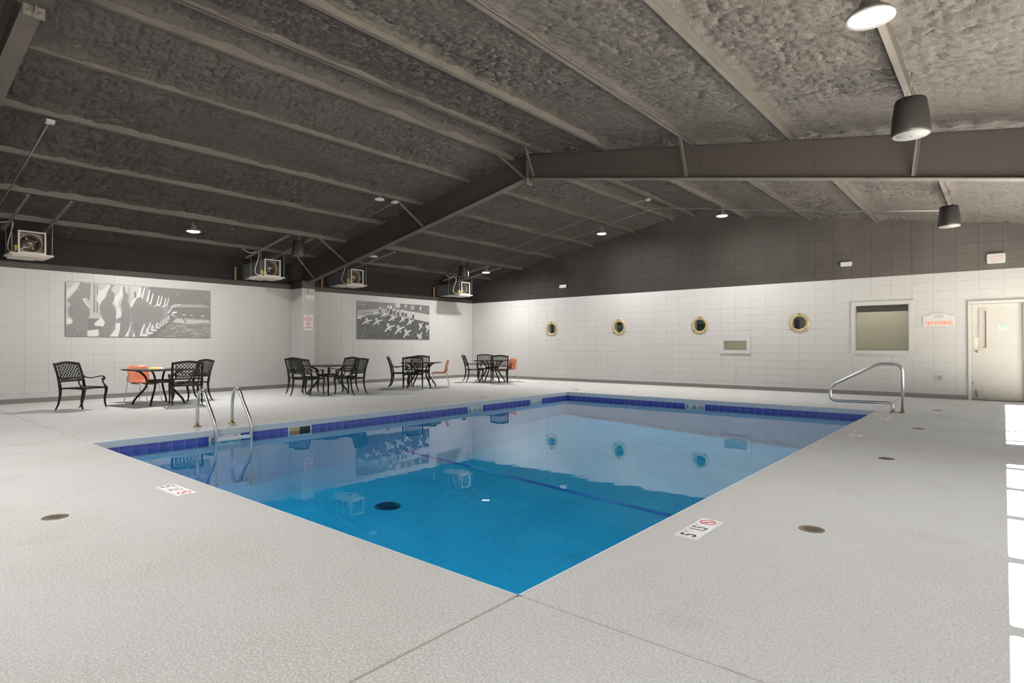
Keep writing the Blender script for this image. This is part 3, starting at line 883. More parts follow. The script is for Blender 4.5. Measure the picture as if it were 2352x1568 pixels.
t = thing('lifeguard_notice', 'white notice with red lettering about no lifeguard, on the block pilaster', 'sign', (px, 9.037, 1.877))
G = frame((.002, 0, 0), (0, 1, 0), (0, 0, 1), (1, 0, 0))
mb = MB(); mb.prism([(-.146, -.222), (.146, -.222), (.146, .222), (-.146, .222)], G, 0, .004); obj('sign_face', mb, M['signw'], t)
mb = MB()
for s_, z_, w_ in (('NO', .165, .075), ('LIFEGUARD', .108, .255), ('ON DUTY', .050, .20), ('SWIM AT', -.032, .195), ('YOUR', -.092, .125), ('OWN RISK', -.152, .235)):
    text_poly(mb, s_, G, 0, z_, .042, .004, .006, 0, width=w_, bold=.02)
obj('lettering', mb, M['red'], t)

t = thing('exit_sign', 'white exit sign with faded red letters high on the black wall above the door', 'sign', (-.118, YB, 3.078))
G = frame((0, 0, 0), (1, 0, 0), (0, 0, 1), (0, -1, 0))
mb = MB(); mb.prism(rrect(-.155, -.105, .155, .105, .03), G, 0, .045); mb.prism(rrect(-.148, -.098, .148, .098, .026), G, .045, .052); obj('housing', mb, M['signw'], t)
mb = MB(); text_poly(mb, 'EXIT', G, 0.012, -.008, .135, .052, .054, 0, width=.20, bold=.01)
mb.prism([(-.135, .015), (-.105, .045), (-.105, .03), (-.12, .015), (-.105, 0), (-.105, -.015)], G, .052, .054)
obj('lettering', mb, M['exitred'], t)
def em_light(loc, u, n, label, cable=None):
    t = thing('emergency_light', label, 'light', loc, 0, 'white emergency light boxes')
    G = frame((0, 0, 0), u, (0, 0, 1), n)
    mb = MB(); mb.prism(rrect(-.122, -.048, .122, .048, .016), G, 0, .05); mb.prism(rrect(-.118, -.060, .118, .03, .016), G, .01, .062); obj('housing', mb, M['signw'], t)
    for s in (-1, 1):
        mb = MB()
        c = G(s * .088, -.032, .062); ax = Vector(n)
        ring = []
        for r_, h_ in ((.030, 0), (.030, .022), (.024, .026), (.0005, .018)):
            for k in range(14):
                a = 2 * math.pi * k / 14
                ring.append(Vector(c) + Vector(u) * (r_ * math.cos(a)) + Vector((0, 0, 1)) * (r_ * math.sin(a)) + ax * h_)
        mb.add(ring, [(i * 14 + k, i * 14 + (k + 1) % 14, (i + 1) * 14 + (k + 1) % 14, (i + 1) * 14 + k) for i in range(3) for k in range(14)], 0, True)
        obj('lamp_head', mb, M['clear'], t)
    return t
em_light((-2.966, YB, 3.215), (1, 0, 0), (0, -1, 0), 'white emergency light on the black wall above the large window')
em_light((-11.495, YB, 3.228), (1, 0, 0), (0, -1, 0), 'small white emergency light on the black wall near the far left corner')
t = em_light((px, 9.048, 2.612), (0, 1, 0), (1, 0, 0), 'white emergency light on the pilaster above the lifeguard notice')
mb = MB(); mb.tube([(.02, -.02, .05), (.012, -.03, .22), (.02, -.045, .34), (.03, -.05, .50)], .006, 6); obj('supply_cable', mb, M['darkwire'], t)
t = thing('outlet_box', 'grey surface outlet box low on the back wall below the no-diving sign', 'outlet', (-1.122, YB, .467))
mb = MB(); mb.prism(rrect(-.062, -.062, .062, .062, .012), Bk and frame((0, 0, 0), (1, 0, 0), (0, 0, 1), (0, -1, 0)), 0, .045); obj('housing', mb, M['plug'], t)
mb = MB(); mb.prism(rrect(-.035, -.05, .045, .05, .006), frame((0, 0, 0), (1, 0, 0), (0, 0, 1), (0, -1, 0)), .045, .052); obj('cover', mb, M['galv'], t)

# ------------------------------------------------------------------ photo panels on the left wall
def poster(loc, label, w, h, mp, layers, bolts, per_figure=1):
    t = thing('photo_panel', label, 'picture', loc)
    G = frame((.012, 0, 0), (0, 1, 0), (0, 0, 1), (1, 0, 0))
    mb = MB(); mb.prism(rrect(-w / 2, -h / 2, w / 2, h / 2, .035), G, 0, .012); obj('panel', mb, M['paper'], t)
    mats = PR + [M['pwater'], M['pwater2']]
    for li, (nm, polys) in enumerate(layers):
        mb = MB(); n0 = .012 + .0006 * li
        for j, (mi, pts) in enumerate(polys):
            q = []
            for a, b in pts:
                uu, vv = mp(a, b)
                q.append((max(-w / 2 + .004, min(w / 2 - .004, uu)), max(-h / 2 + .004, min(h / 2 - .004, vv))))
            try: mb.prism(q, G, n0, n0 + .0004 + .00002 * j, mi)
            except Exception: pass
            if nm == 'figure_print' and per_figure and (j + 1) % per_figure == 0:
                obj(nm, mb, mats, t); mb = MB()
        if mb.f: obj(nm, mb, mats, t)
    for a, b in bolts:
        uu, vv = mp(a, b)
        mb = MB(); c = G(uu, vv, .014)
        mb.lathe([(0, .012), (.011, .011), (.014, .006), (.014, 0)], 10, tuple(c), 'x')
        obj('standoff_bolt', mb, M['signw'], t)
    return t
W1, H1 = 3.07, 1.215
def mp1(x, y):
    u = (x - 135) / 2113.0
    # perspective along the panel
    uu = u * 1.0 / (1.0 + 0.30 * (u - 1) * -1 * 0 + 0)
    u = u / (u + (1 - u) * 0.845)
    top = 100 + 140 * (x - 135) / 2113.0; bot = 905 + 15 * (x - 135) / 2113.0
    return ((u - .5) * W1, (.5 - (y - top) / (bot - top)) * H1)
def body(x, y0, y1, w, lean=0):
    """dark standing figure seen from behind: shoulders, waist, hips, legs; pixel coordinates of the panel"""
    h = y1 - y0; L = lambda f: lean * (1 - f)
    pr = [(.0, .10), (.04, .18), (.10, .17), (.14, .13), (.18, .50), (.30, .46), (.44, .34), (.55, .50), (.64, .54), (.80, .36), (.90, .26), (1, .22)]
    l = [(x - w * b + L(f), y0 + h * f) for f, b in pr]; r = [(x + w * b + L(f), y0 + h * f) for f, b in pr]
    return l + r[::-1]
def stroke(pts, w0, w1):
    l, r = [], []
    n = len(pts)
    for i, p in enumerate(pts):
        a = pts[max(i - 1, 0)]; b = pts[min(i + 1, n - 1)]
        dx, dy = b[0] - a[0], b[1] - a[1]; m = math.hypot(dx, dy) or 1
        w = (w0 + (w1 - w0) * i / max(1, n - 1)) / 2
        l.append((p[0] - dy / m * w, p[1] + dx / m * w)); r.append((p[0] + dy / m * w, p[1] - dx / m * w))
    return l + r[::-1]
bgl = [(2, [(1180, 165), (2245, 240), (2245, 470), (1180, 440)]), (4, [(1560, 425), (2100, 440), (2245, 480), (1500, 470)]), (2, [(1480, 470), (2245, 485), (2245, 660), (1480, 610)]),
       (5, [(140, 105), (600, 135), (600, 520), (420, 600), (140, 640)]), (5, [(600, 135), (1060, 165), (1060, 470), (600, 540)]), (3, [(440, 130), (462, 130), (462, 560), (440, 560)]), (3, [(360, 125), (410, 128), (400, 380), (372, 380)]), (2, [(478, 140), (492, 140), (492, 560), (478, 560)]),
       (3, [(640, 140), (660, 142), (655, 500), (640, 500)]), (4, [(880, 155), (900, 157), (900, 440), (880, 440)]), (2, [(960, 240), (985, 240), (985, 330), (960, 330)]),
       (5, [(140, 640), (560, 560), (560, 640), (140, 700)]), (2, [(380, 640), (600, 640), (560, 830), (380, 830)])]
wat = [(7, [(1560, 608), (2245, 650), (2245, 918), (1180, 915), (1600, 640)]), (2, [(1150, 915), (1560, 630), (1600, 640), (1420, 790), (1260, 915)]),
       (5, [(1600, 640), (2200, 665), (2240, 700), (1800, 720), (1560, 690)]), (6, [(1720, 578), (1780, 580), (1770, 592), (1720, 590)]), (6, [(1860, 585), (1905, 590), (1900, 600), (1865, 598)]), (6, [(2070, 595), (2130, 600), (2120, 612), (2070, 608)])]
lit = [(6, [(560, 205), (500, 245), (480, 330), (485, 400), (520, 420), (530, 560), (560, 600), (460, 705), (450, 745), (560, 760), (600, 640), (600, 260), (650, 150), (615, 140)]), (6, [(372, 820), (500, 800), (520, 905), (372, 905)]),
       (6, [(140, 360), (230, 240), (290, 120), (250, 115), (145, 240)]), (6, [(142, 640), (215, 670), (205, 720), (145, 740)]), (6, [(310, 348), (345, 340), (350, 400), (400, 470), (380, 480)]),
       (6, [(700, 330), (760, 260), (790, 150), (815, 150), (800, 300), (740, 410), (745, 470), (790, 540), (785, 610), (720, 650), (712, 600), (730, 470), (690, 400)]), (6, [(715, 705), (775, 710), (760, 905), (635, 905), (710, 800)]),
       (6, [(905, 440), (935, 380), (1000, 310), (1035, 180), (1060, 185), (1045, 300), (960, 400), (945, 470)]), (6, [(930, 570), (960, 560), (955, 600), (920, 600)]), (6, [(900, 700), (925, 690), (905, 800), (880, 905), (815, 905), (880, 800)]),
       (6, [(960, 830), (985, 860), (1000, 910), (930, 910)])]
for x_, y_, k_ in ((1085, 300, 1.0), (1165, 330, .95), (1215, 370, .85), (1310, 400, .85), (1360, 390, .75), (1420, 420, .75), (1470, 400, .6)):
    lit.append((6, stroke([(x_ - 60 * k_, y_ + 90 * k_), (x_ - 15 * k_, y_ + 40 * k_), (x_ + 5 * k_, y_ - 50 * k_), (x_ + 22 * k_, y_ - 120 * k_)], 34 * k_, 18 * k_)))
for x_, y_, k_ in ((1080, 800, 1.0), (1165, 780, .9), (1235, 750, .75), (1300, 725, .6), (1350, 700, .5), (1400, 685, .42), (1445, 665, .36)):
    lit.append((6, [(x_ + 25 * k_, y_ - 110 * k_), (x_ + 40 * k_, y_ - 80 * k_), (x_ - 5 * k_, y_ + 60 * k_), (x_ + 90 * k_, y_ + 80 * k_), (x_ + 60 * k_, y_ + 100 * k_), (x_ - 45 * k_, y_ + 95 * k_), (x_ - 30 * k_, y_)]))
lit.append((6, stroke([(1470, 560), (1540, 470), (1680, 425)], 22, 9))); lit.append((6, [(1540, 540), (1625, 535), (1610, 560), (1540, 565)])); lit.append((5, [(1430, 640), (1540, 560), (1590, 600), (1500, 650)]))
drk = [(3, [(290, 115), (385, 130), (396, 250), (385, 300), (362, 345), (310, 350), (345, 425), (395, 500), (402, 560), (388, 640), (372, 700), (368, 905), (140, 905), (150, 735), (205, 715), (210, 660), (165, 590), (160, 500), (190, 440), (150, 385), (205, 300), (262, 215)]),
       (3, [(655, 145), (700, 150), (640, 215), (700, 270), (695, 350), (668, 420), (712, 500), (722, 560), (712, 640), (692, 720), (640, 905), (500, 905), (515, 800), (575, 755), (578, 690), (545, 640), (530, 580), (512, 500), (520, 440), (548, 380), (585, 330), (605, 255)]),
       (3, [(800, 170), (832, 160), (835, 240), (882, 290), (868, 380), (900, 450), (918, 560), (902, 640), (912, 720), (880, 815), (830, 905), (745, 905), (770, 800), (776, 715), (750, 680), (795, 600), (800, 520), (775, 450), (792, 390), (812, 320)]),
       (3, [(1000, 335), (1060, 320), (1100, 400), (1135, 500), (1122, 640), (1100, 720), (1062, 800), (1035, 905), (975, 905), (962, 820), (940, 700), (932, 600), (915, 500), (950, 430)]),
       (3, [(1085, 340), (1160, 410), (1230, 475), (1300, 450), (1390, 470), (1402, 560), (1380, 630), (1335, 720), (1298, 690), (1252, 760), (1195, 680), (1150, 790), (1100, 700), (1120, 560)]),
       (2, [(1690, 590), (1715, 590), (1790, 705), (1770, 705), (1715, 640)]), (2, [(1490, 640), (1510, 570), (1545, 600), (1600, 625), (1545, 655)])]
poster((XL, 5.037, 2.028), 'long grey photograph of swimmers lined up with raised arms, on the left wall', W1, H1, mp1,
       [('background_print', bgl), ('water_print', wat), ('highlight_print', lit), ('figure_print', drk)],
       [(267, 210), (925, 246), (1623, 290), (2158, 320), (262, 808), (920, 818), (1620, 828), (2155, 835)])
W2, H2 = 3.068, 1.225
def mp2(x, y):
    s = (x - 175) / 2010.0
    u = s / (s + (1 - s) * 0.875)
    top = 130 + 135 * s; bot = 1175 + 20 * s
    return ((u - .5) * W2, (.5 - (y - top) / (bot - top)) * H2)
def swimmer(x, y, s, ang=-18):
    c, n_ = math.cos(math.radians(ang)), math.sin(math.radians(ang))
    R = lambda a, b: (x + (a * c - b * n_) * s, y + (a * n_ + b * c) * s)
    return [(6, stroke([R(-105, 48), R(-60, 28), R(-12, 6)], 20 * s, 34 * s)), (6, stroke([R(12, 2), R(60, 6), R(112, 12)], 32 * s, 16 * s)),
            (6, [R(-26, 0), R(0, -14), R(26, 2), R(20, 60), R(2, 78), R(-16, 52)]), (5, circ(R(2, -42)[0], R(2, -42)[1], 29 * s, 14, 36 * s)), (1, [R(-8, 12), R(8, 12), R(10, 60), R(-4, 60)])]
b2 = [(1, [(175, 130), (700, 165), (700, 350), (180, 390)]), (2, [(700, 165), (2185, 265), (2185, 520), (1500, 420), (700, 340)]), (4, [(180, 395), (640, 350), (760, 390), (560, 480), (180, 560)]),
      (5, [(1250, 380), (1700, 440), (2185, 515), (2185, 720), (1700, 640), (1250, 520)]), (1, [(730, 190), (920, 200), (920, 270), (740, 265)]), (5, [(1120, 195), (1250, 205), (1250, 320), (1120, 300)]), (1, [(1270, 205), (1360, 212), (1360, 370), (1270, 350)]),
      (4, circ(1415, 270, 50, 14)), (1, [(1480, 225), (1535, 228), (1535, 405), (1480, 395)]), (4, [(1560, 260), (1680, 262), (1680, 370), (1560, 360)]), (1, [(1690, 240), (1850, 250), (1850, 420), (1690, 400)]), (6, [(1858, 290), (1900, 292), (1895, 390), (1858, 385)]), (1, [(1940, 330), (2185, 350), (2185, 380), (1940, 362)]),
      (4, [(190, 160), (380, 168), (380, 178), (190, 172)]), (4, [(190, 225), (380, 230), (380, 242), (190, 240)]), (1, [(190, 480), (560, 440), (560, 455), (190, 500)])]
w2 = [(8, [(178, 600), (560, 500), (800, 520), (1250, 560), (1700, 640), (2185, 730), (2185, 1195), (178, 1175)])]
f2 = []
for x_, y_, s_ in ((710, 370, 1.0), (925, 330, 1.1), (995, 360, 1.5), (1090, 400, 1.0), (1190, 440, 1.1), (1325, 450, 1.2), (1420, 470, 1.0), (1640, 510, 1.1), (800, 420, .9)):
    f2 += [(6, circ(x_, y_ - 45 * s_, 20 * s_, 12, 25 * s_)), (5, [(x_ - 40 * s_, y_), (x_ - 15 * s_, y_ - 22 * s_), (x_ + 15 * s_, y_ - 22 * s_), (x_ + 42 * s_, y_), (x_ + 52 * s_, y_ + 80 * s_), (x_ + 36 * s_, y_ + 80 * s_), (x_ + 28 * s_, y_ + 40 * s_), (x_ - 28 * s_, y_ + 40 * s_), (x_ - 42 * s_, y_ + 80 * s_), (x_ - 54 * s_, y_ + 74 * s_)]),
           (0, [(x_ - 24 * s_, y_ - 4), (x_ + 24 * s_, y_ - 4), (x_ + 32 * s_, y_ + 90 * s_), (x_ - 32 * s_, y_ + 90 * s_)])]
f2a = f2; f2 = []
for x_, y_, s_, a_ in ((240, 570, 1.0, -12), (400, 680, 1.15, -14), (640, 690, 1.25, -20), (600, 460, .8, -12), (820, 500, 1.0, -16), (1040, 590, 1.2, -16), (1330, 620, 1.15, -22), (1540, 700, 1.1, -20), (940, 850, 1.45, -24), (1215, 900, 1.5, -26), (1440, 1000, 1.4, -32), (1880, 810, 1.1, -50), (2120, 860, 1.2, -55), (1850, 1110, 1.35, -60)):
    f2 += swimmer(x_, y_, s_, a_)
poster((XL, 12.608, 2.035), 'black and white photograph of swimmers stretching their arms in a pool, near the corner', W2, H2, mp2,
       [('background_print', b2), ('water_print', w2), ('bather_print', f2a), ('figure_print', f2)], [(303, 265), (2103, 375), (298, 1052), (908, 1062), (1572, 1072), (2095, 1075)], 5)

# ------------------------------------------------------------------ lamps
def lamp(x, y, z, R, lit, label, lens='led'):
    t = thing('ceiling_lamp', label, 'lamp', (x, y, z), 0, 'round ceiling lamps')
    if not lit:
        mb = MB(); mb.lathe([(0, -.012), (R * .92, -.010), (R, 0), (R * .96, .022), (0, .024)], 32); obj('lens', mb, M['ledoff'], t)
        mb = MB(); mb.tube([(0, 0, .02), (0, 0, max(.06, zpur(x) - z + .01))], .012, 8); obj('stem', mb, M['darkwire'], t)
        return t
    mb = MB(); mb.lathe([(R * .80, .004), (R, -.006), (R, .012), (R * .82, .045), (R * .45, .07), (R * .40, .13), (.03, .14), (0, .14)], 32); obj('lamp_body', mb, M['lampb'] if lit else M['ledoff'], t)
    mb = MB(); mb.lathe([(0, -.014), (R * .5, -.012), (R * .80, .002), (R * .80, .008)], 32); obj('lens', mb, M[lens] if lit else M['ledoff'], t)
    zt = zpur(x) - z
    mb = MB(); mb.tube([(0, 0, .13), (0, 0, .17)], .02, 8); mb.tube(bez([(0, 0, .17), (.02, 0, .19), (.0, .0, .215), (-.015, 0, .20)], 4), .006, 6)
    if zt > .22: mb.tube([(0, 0, .20), (0, 0, zt + .01)], .005, 6)
    obj('hook', mb, M['lampb'], t)
    return t
lamp(-.755, 5.07, 3.655, .165, True, 'big bright round lamp at the upper right, next to a purlin', 'leddim')
lamp(-13.42, 5.22, 3.68, .150, True, 'lit round lamp on the left, above the long swimmers photograph', 'ledhi')
lamp(-13.40, 14.55, 3.68, .145, True, 'lit round lamp in the far left corner beside a fan unit', 'ledhi')
lamp(-8.93, 14.65, 4.45, .145, True, 'lit round lamp at the far end, left of the wall peak')
lamp(-5.36, 14.50, 4.43, .145, True, 'lit round lamp under the gable of the far wall, rightmost at the far end')
lamp(-10.26, 7.76, 4.345, .105, False, 'small unlit white disc lamp under the purlin left of the rafter')
lamp(-13.50, 10.0, 3.70, .120, False, 'unlit disc lamp just behind the rafter above a fan unit')

for yy, row in ((.4, 'first row'), (-4.3, 'second row')):       # unseen lamps added above and behind the viewpoint to brighten the near deck
    for x, k in ((-.755, 'nearest the windows'), (-5.36, 'second from the windows'), (-8.93, 'third from the windows'), (-13.42, 'nearest the left wall')):
        if (x > -1 and yy < 0) or (x < -13 and yy > 0): continue
        lamp(x, yy, zpur(x) - .21, .15, True, 'added unseen round lamp brightening the near deck, %s, %s' % (row, k), 'leddim' if x > -1 or (yy < 0 and x < -6) else 'led')

# ------------------------------------------------------------------ pendant speakers
def speaker(x, y, z, label):
    t = thing('pendant_speaker', label, 'speaker', (x, y, z), 0, 'black pendant speakers')
    R = .17
    mb = MB(); mb.lathe([(0, .37), (.06, .37), (R * .76, .355), (R * .82, .33), (R * .90, .22), (R * .98, .09), (R, .03), (R * .98, .008), (R * .93, 0)], 36); obj('cabinet', mb, M['spk'], t)
    mb = MB(); mb.lathe([(R * .93, 0), (R * .90, -.004), (R * .72, .004), (R * .70, -.002), (0.01, -.006), (0, -.006)], 36); obj('grille', mb, M['grille'], t)
    mb = MB(); mb.lathe([(.010, -.008), (.008, -.011), (0, -.012)], 10); obj('badge', mb, M['spk'], t)
    zt = zpur(x) - z
    mb = MB()
    mb.tube([(-.05, 0, .37), (0, 0, .37 + (zt - .37) * .6), (.05, 0, .37)], .004, 6); mb.tube([(0, 0, .37 + (zt - .37) * .6), (.01, .01, zt + .06)], .004, 6); mb.tube(bez([(.03, .02, .36), (.06, .03, .40), (.0, .05, .44), (.03, .01, zt + .05)], 5), .003, 6)
    obj('hanging_wire', mb, M['galv'], t)
    return t
speaker(-.70, 7.02, 3.30, 'large black pendant speaker at the upper right in front of the rafter')
speaker(-.725, 12.85, 3.30, 'black pendant speaker hanging near the far wall, above the exit sign side')
speaker(-13.29, 7.62, 3.42, 'black pendant speaker left of the pilaster beside a fan unit')
speaker(-13.29, 13.36, 3.42, 'black pendant speaker hanging over the fan unit in the far corner')

# ------------------------------------------------------------------ fan units on the left wall
def fan(y0, label):
    t = thing('fan_unit', label, 'fan', (XL, y0, 3.03), 0, 'box fan units on the left wall')
    w = .44; X = lambda x: x - XL
    xd, xf = X(-15.25), X(-14.68)
    mb = MB(); mb.box(-.14, xd, .02, w - .02, .02, .40); 
    for zz in (.02, .40): mb.box(xd - .02, xd, 0, w, zz - .01, zz + .02)
    obj('duct', mb, M['duct'], t)
    hs = MB()
    for a in ((xd, xf, 0, .012, .01, .43), (xd, xf, w - .012, w, .01, .43), (xd, xf, 0, w, .418, .43), (xd, xf, 0, w, .01, .022), (xd, xd + .012, 0, w, .01, .43)):
        hs.box(*a)
    h = obj('housing', hs, M['duct'], t)
    riv = MB()
    for zz in (.09, .22, .35):
        for xx in (xd + .06, xf - .06): riv.lathe([(0, -.005), (.008, -.003), (.008, 0)], 8, (xx, 0, zz), 'y')
    obj('rivet', riv, M['galv'], h)
    fr = MB(); b = .028
    F = frame((xf, 0, 0), (0, 1, 0), (0, 0, 1), (1, 0, 0))
    fr.prism([(0, 0), (w, 0), (w, .44), (0, .44)], F, -.012, .018, holes=[[(b, b), (b, .44 - b), (w - b, .44 - b), (w - b, b)]])
    obj('inlet_frame', fr, M['beige'], t)
    ic = MB(); ic.lathe([(.205, -.16), (.20, -.10), (.175, -.115), (.16, -.14), (.13, -.20), (.12, -.28)], 28, (xf, w / 2, .22), 'x')
    ic.prism([(.014, .022), (w - .014, .022), (w - .014, .416), (.014, .416)], frame((xf, 0, 0), (0, 1, 0), (0, 0, 1), (1, 0, 0)), -.175, -.16, holes=[circ(w / 2, .22, .19, 24)[::-1]])
    obj('inlet_cone', ic, M['fanin'], t)
    mo = MB(); mo.lathe([(0, -.13), (.03, -.13), (.05, -.15), (.075, -.16), (.08, -.24), (.11, -.26)], 16, (xf, w / 2, .22), 'x')
    for k in range(4):
        a = k * math.pi / 2 + .5
        mo.obox((xf - .20, w / 2 + .07 * math.cos(a), .22 + .07 * math.sin(a)), (xf - .20, w / 2 + .18 * math.cos(a), .22 + .18 * math.sin(a)), .02, .012, (1, 0, 0))
    obj('motor', mo, M['fanin'], t)
    tr = MB(); tr.box(xd - .02, xf + .03, -.12, w + .12, -.032, -.002); tr.box(xd + .02, xf - .02, -.08, w + .06, -.062, -.032); tr.box(xd - .5, xd, .0, w, -.02, -.002)
    obj('tray', tr, M['beige'], t)
    st_ = .45
    for yy in (-.09, w + .10):
        a = Vector((X(-15.50), yy, zpur(-13.29) - .36 - 3.03 - .0)); b_ = Vector((X(-13.29), yy, zpur(-13.29) - .025 - 3.03))
        sc_ = MB(); sc_.obox(a, b_, .042, .004); 
        for s in (-.019, .019): sc_.obox(a + Vector((0, s, -.018)), b_ + Vector((0, s, -.018)), .004, .036)
        obj('strut_channel', sc_, M['strut'], t)
        for xx in (xd + .02, xf):
            f_ = (xx - a.x) / (b_.x - a.x)
            rd = MB(); rd.tube([(xx, yy, -.03), (xx, yy, a.z + (b_.z - a.z) * f_)], .006, 6)
            obj('hanger_rod', rd, M['strut'], t)
    cb = MB(); zt = a.z + .04
    cb.tube(bez([(xf - .35, -.42, zt + .10), (xf - .36, -.20, zt + .02), (xf - .30, -.04, zt + .07), (xf - .20, -.05, zt - .08), (xf - .30, -.10, .18), (xf - .22, -.09, .04), (xf - .06, -.03, .03), (xf - .02, -.01, .06)], 6), .010, 6)
    cb.tube(bez([(xf + .005, .03, .06), (xf - .02, .10, .11), (xf - .08, .19, .14)], 6), .009, 6)
    obj('power_cable', cb, M['wire'], t)
    tgm = MB(); tgm.box(xf - .15, xf - .05, -.030, -.004, .05, .15); obj('junction_box', tgm, M['yellow'], t)
    pp = MB(); pp.tube([(-.06, -.20, -.055), (-.06, -.20, .26)], .026, 10); pp.tube([(-.06, -.20, .26), (-.06, -.20, .30)], .034, 10)
    obj('pipe_stub', pp, M['wood'], t)
    return t
fan(2.49, 'metal box fan at the far left above the wall ledge')
fan(7.45, 'metal box fan hung left of the pilaster beside a pendant speaker')
fan(10.07, 'metal box fan just right of the rafter foot, second from the corner')
fan(14.64, 'metal box fan in the far left corner of the room')

# ------------------------------------------------------------------ ceiling cables
def cable(pts, r, m, label):
    mb = MB(); mb.tube(pts, r, 6)
    tag(obj('ceiling_cable', mb, m), label, 'cable', 'thin conduits under the purlins')
def box_on(p, m, label):
    x, y, z = p
    mb = MB(); mb.box(x - .05, x + .05, y - .05, y + .05, z - .035, z + .012)
    return mb
cable([(-10.33, 8.26, 4.405), (-11.2, 8.28, 4.255), (-13.35, 8.34, 3.895), (-14.7, 8.5, 3.66)], .008, M['darkwire'], 'dark conduit running left of the rafter from a white box towards the pilaster')
cable([(-6.83, 13.5, 4.91), (-7.7, 13.54, 4.85), (-8.61, 13.6, 4.70), (-10.4, 13.6, 4.40), (-10.78, 13.62, 4.32), (-11.25, 13.76, 4.255), (-13.8, 13.84, 3.82), (-15.4, 14.0, 3.55)], .010, M['darkwire'], 'bent conduit crossing the far bays down to the corner fan')
cable([(-.8, 14.41, 3.87), (-2.26, 14.6, 4.105), (-4.79, 14.72, 4.54), (-7.17, 14.65, 4.945), (-8.04, 14.6, 4.80), (-8.93, 14.65, 4.66)], .009, M['galv'], 'straight pale conduit in front of the far wall between two lamps and a speaker')
cable([(-9.0, 14.75, 4.635), (-10.39, 14.75, 4.40), (-12.0, 14.78, 4.12), (-13.40, 14.6, 3.88)], .008, M['darkwire'], 'conduit between the two far left lamps')
cable([(-10.33, 2.1, 4.40), (-12.05, 2.12, 4.12), (-14.2, 2.12, 3.75)], .010, M['galv'], 'thin conduit at the left edge dropping from a white box')
for p, lb in (((-10.33, 8.22, 4.40), 'white conduit box on the purlin left of the rafter'), ((-6.83, 13.42, 4.885), 'white conduit box on the ridge purlin near the far wall'), ((-10.33, 2.1, 4.395), 'white conduit box on the purlin near the upper left corner')):
    tag(obj('conduit_box', box_on(p, None, ''), M['plug']), lb, 'box', 'conduit boxes on purlins')
sp = MB(); sp.tube([(-9.93, 9.02, 3.90), (-9.93, 9.02, 4.02)], .02, 8); sp.lathe([(0, -.05), (.05, -.04), (.05, -.02), (.02, 0)], 12, (-9.93, 9.02, 3.93))

# ------------------------------------------------------------------ pool ladder and handrail
lad = thing('pool_ladder', 'stainless pool ladder with two looped rails at the left edge of the pool', 'ladder', (-8.75, 3.888, 0))
LX = lambda x: x + 8.75
for y in (3.633 - 3.888, 4.144 - 3.888):
    pts = fillet([(LX(-9.171), y, 0), (LX(-9.171), y, .36), (LX(-9.11), y, .545), (LX(-8.94), y, .545), (LX(-8.80), y, .36), (LX(-8.552), y, .085), (LX(-8.552), y, -.9)], [0, .12, .12, .08, .04, .10, 0], 6)
    rl = MB(); rl.tube(pts, .024, 14); obj('rail', rl, M['stainless'], lad)
    es = MB(); es.lathe([(.024, .022), (.05, .018), (.055, .006), (.055, 0)], 20, (LX(-9.171), y, 0)); obj('escutcheon', es, M['brass'], lad)
for z in (-.135, -.56):
    tr = MB(); tr.box(LX(-8.64), LX(-8.545), -.235, .235, z - .012, z + .018); tr.box(LX(-8.565), LX(-8.535), -.245, .245, z - .018, z + .026)
    obj('tread', tr, M['signw'] if z > -.2 else M['plaster'], lad)  # lower tread painted pool blue so it sinks into the water reflection
hr = thing('figure_four_handrail', 'stainless figure-four handrail reaching over the right edge of the pool', 'handrail', (-1.45, 12.446, 0))
HX = lambda x: x + 1.45
pts = fillet([(HX(-1.385), 0, 0), (HX(-1.385), 0, .866), (HX(-1.76), 0, .866), (HX(-2.53), 0, .43), (HX(-2.55), 0, .155), (HX(-1.53), 0, .168), (HX(-1.53), 0, 0)], [0, .14, .10, .10, .22, .13, 0], 8)
rl = MB(); rl.tube(pts, .026, 14); obj('rail', rl, M['stainless'], hr)
for x in (-1.385, -1.53):
    es = MB(); es.lathe([(.026, .022), (.055, .018), (.068, .006), (.068, 0)], 20, (HX(x), 0, 0)); obj('escutcheon', es, M['brass'], hr)

# ------------------------------------------------------------------ deck drains
for x, y, lb in ((-5.12, 1.08, 'round bronze deck drain on the near left deck'), (-.97, 4.20, 'round bronze deck drain closest on the right deck'), (-.962, 7.325, 'round bronze deck drain on the right deck, middle distance'), (-.954, 10.26, 'round bronze deck drain on the right deck before the handrail'), (-.945, 13.37, 'round bronze deck drain beyond the handrail'), (-9.39, 10.11, 'dark deck drain between the chairs and the left pool edge'), (-9.0, 13.45, 'small dark deck drain behind the far left pool corner')):
    t = thing('deck_drain', lb, 'drain', (x, y, 0), 0, 'round deck drains')
    mb = MB(); mb.lathe([(.078, 0), (.078, .003), (.070, .004), (.066, .001)], 24); obj('rim', mb, M['drain'], t)
    mb = MB(); mb.lathe([(.066, .001), (.06, .0025), (0, .0025)], 24)
    obj('grate', mb, M['drain'], t)
    mb = MB()
    for i in range(-4, 5):
        for j in range(-4, 5):
            if i * i + j * j <= 16: mb.box(i * .0125 - .0035, i * .0125 + .0035, j * .0125 - .0035, j * .0125 + .0035, .0025, .0031)
    q = obj('grate_hole', mb, M['ink'], t); q['kind'] = 'stuff'

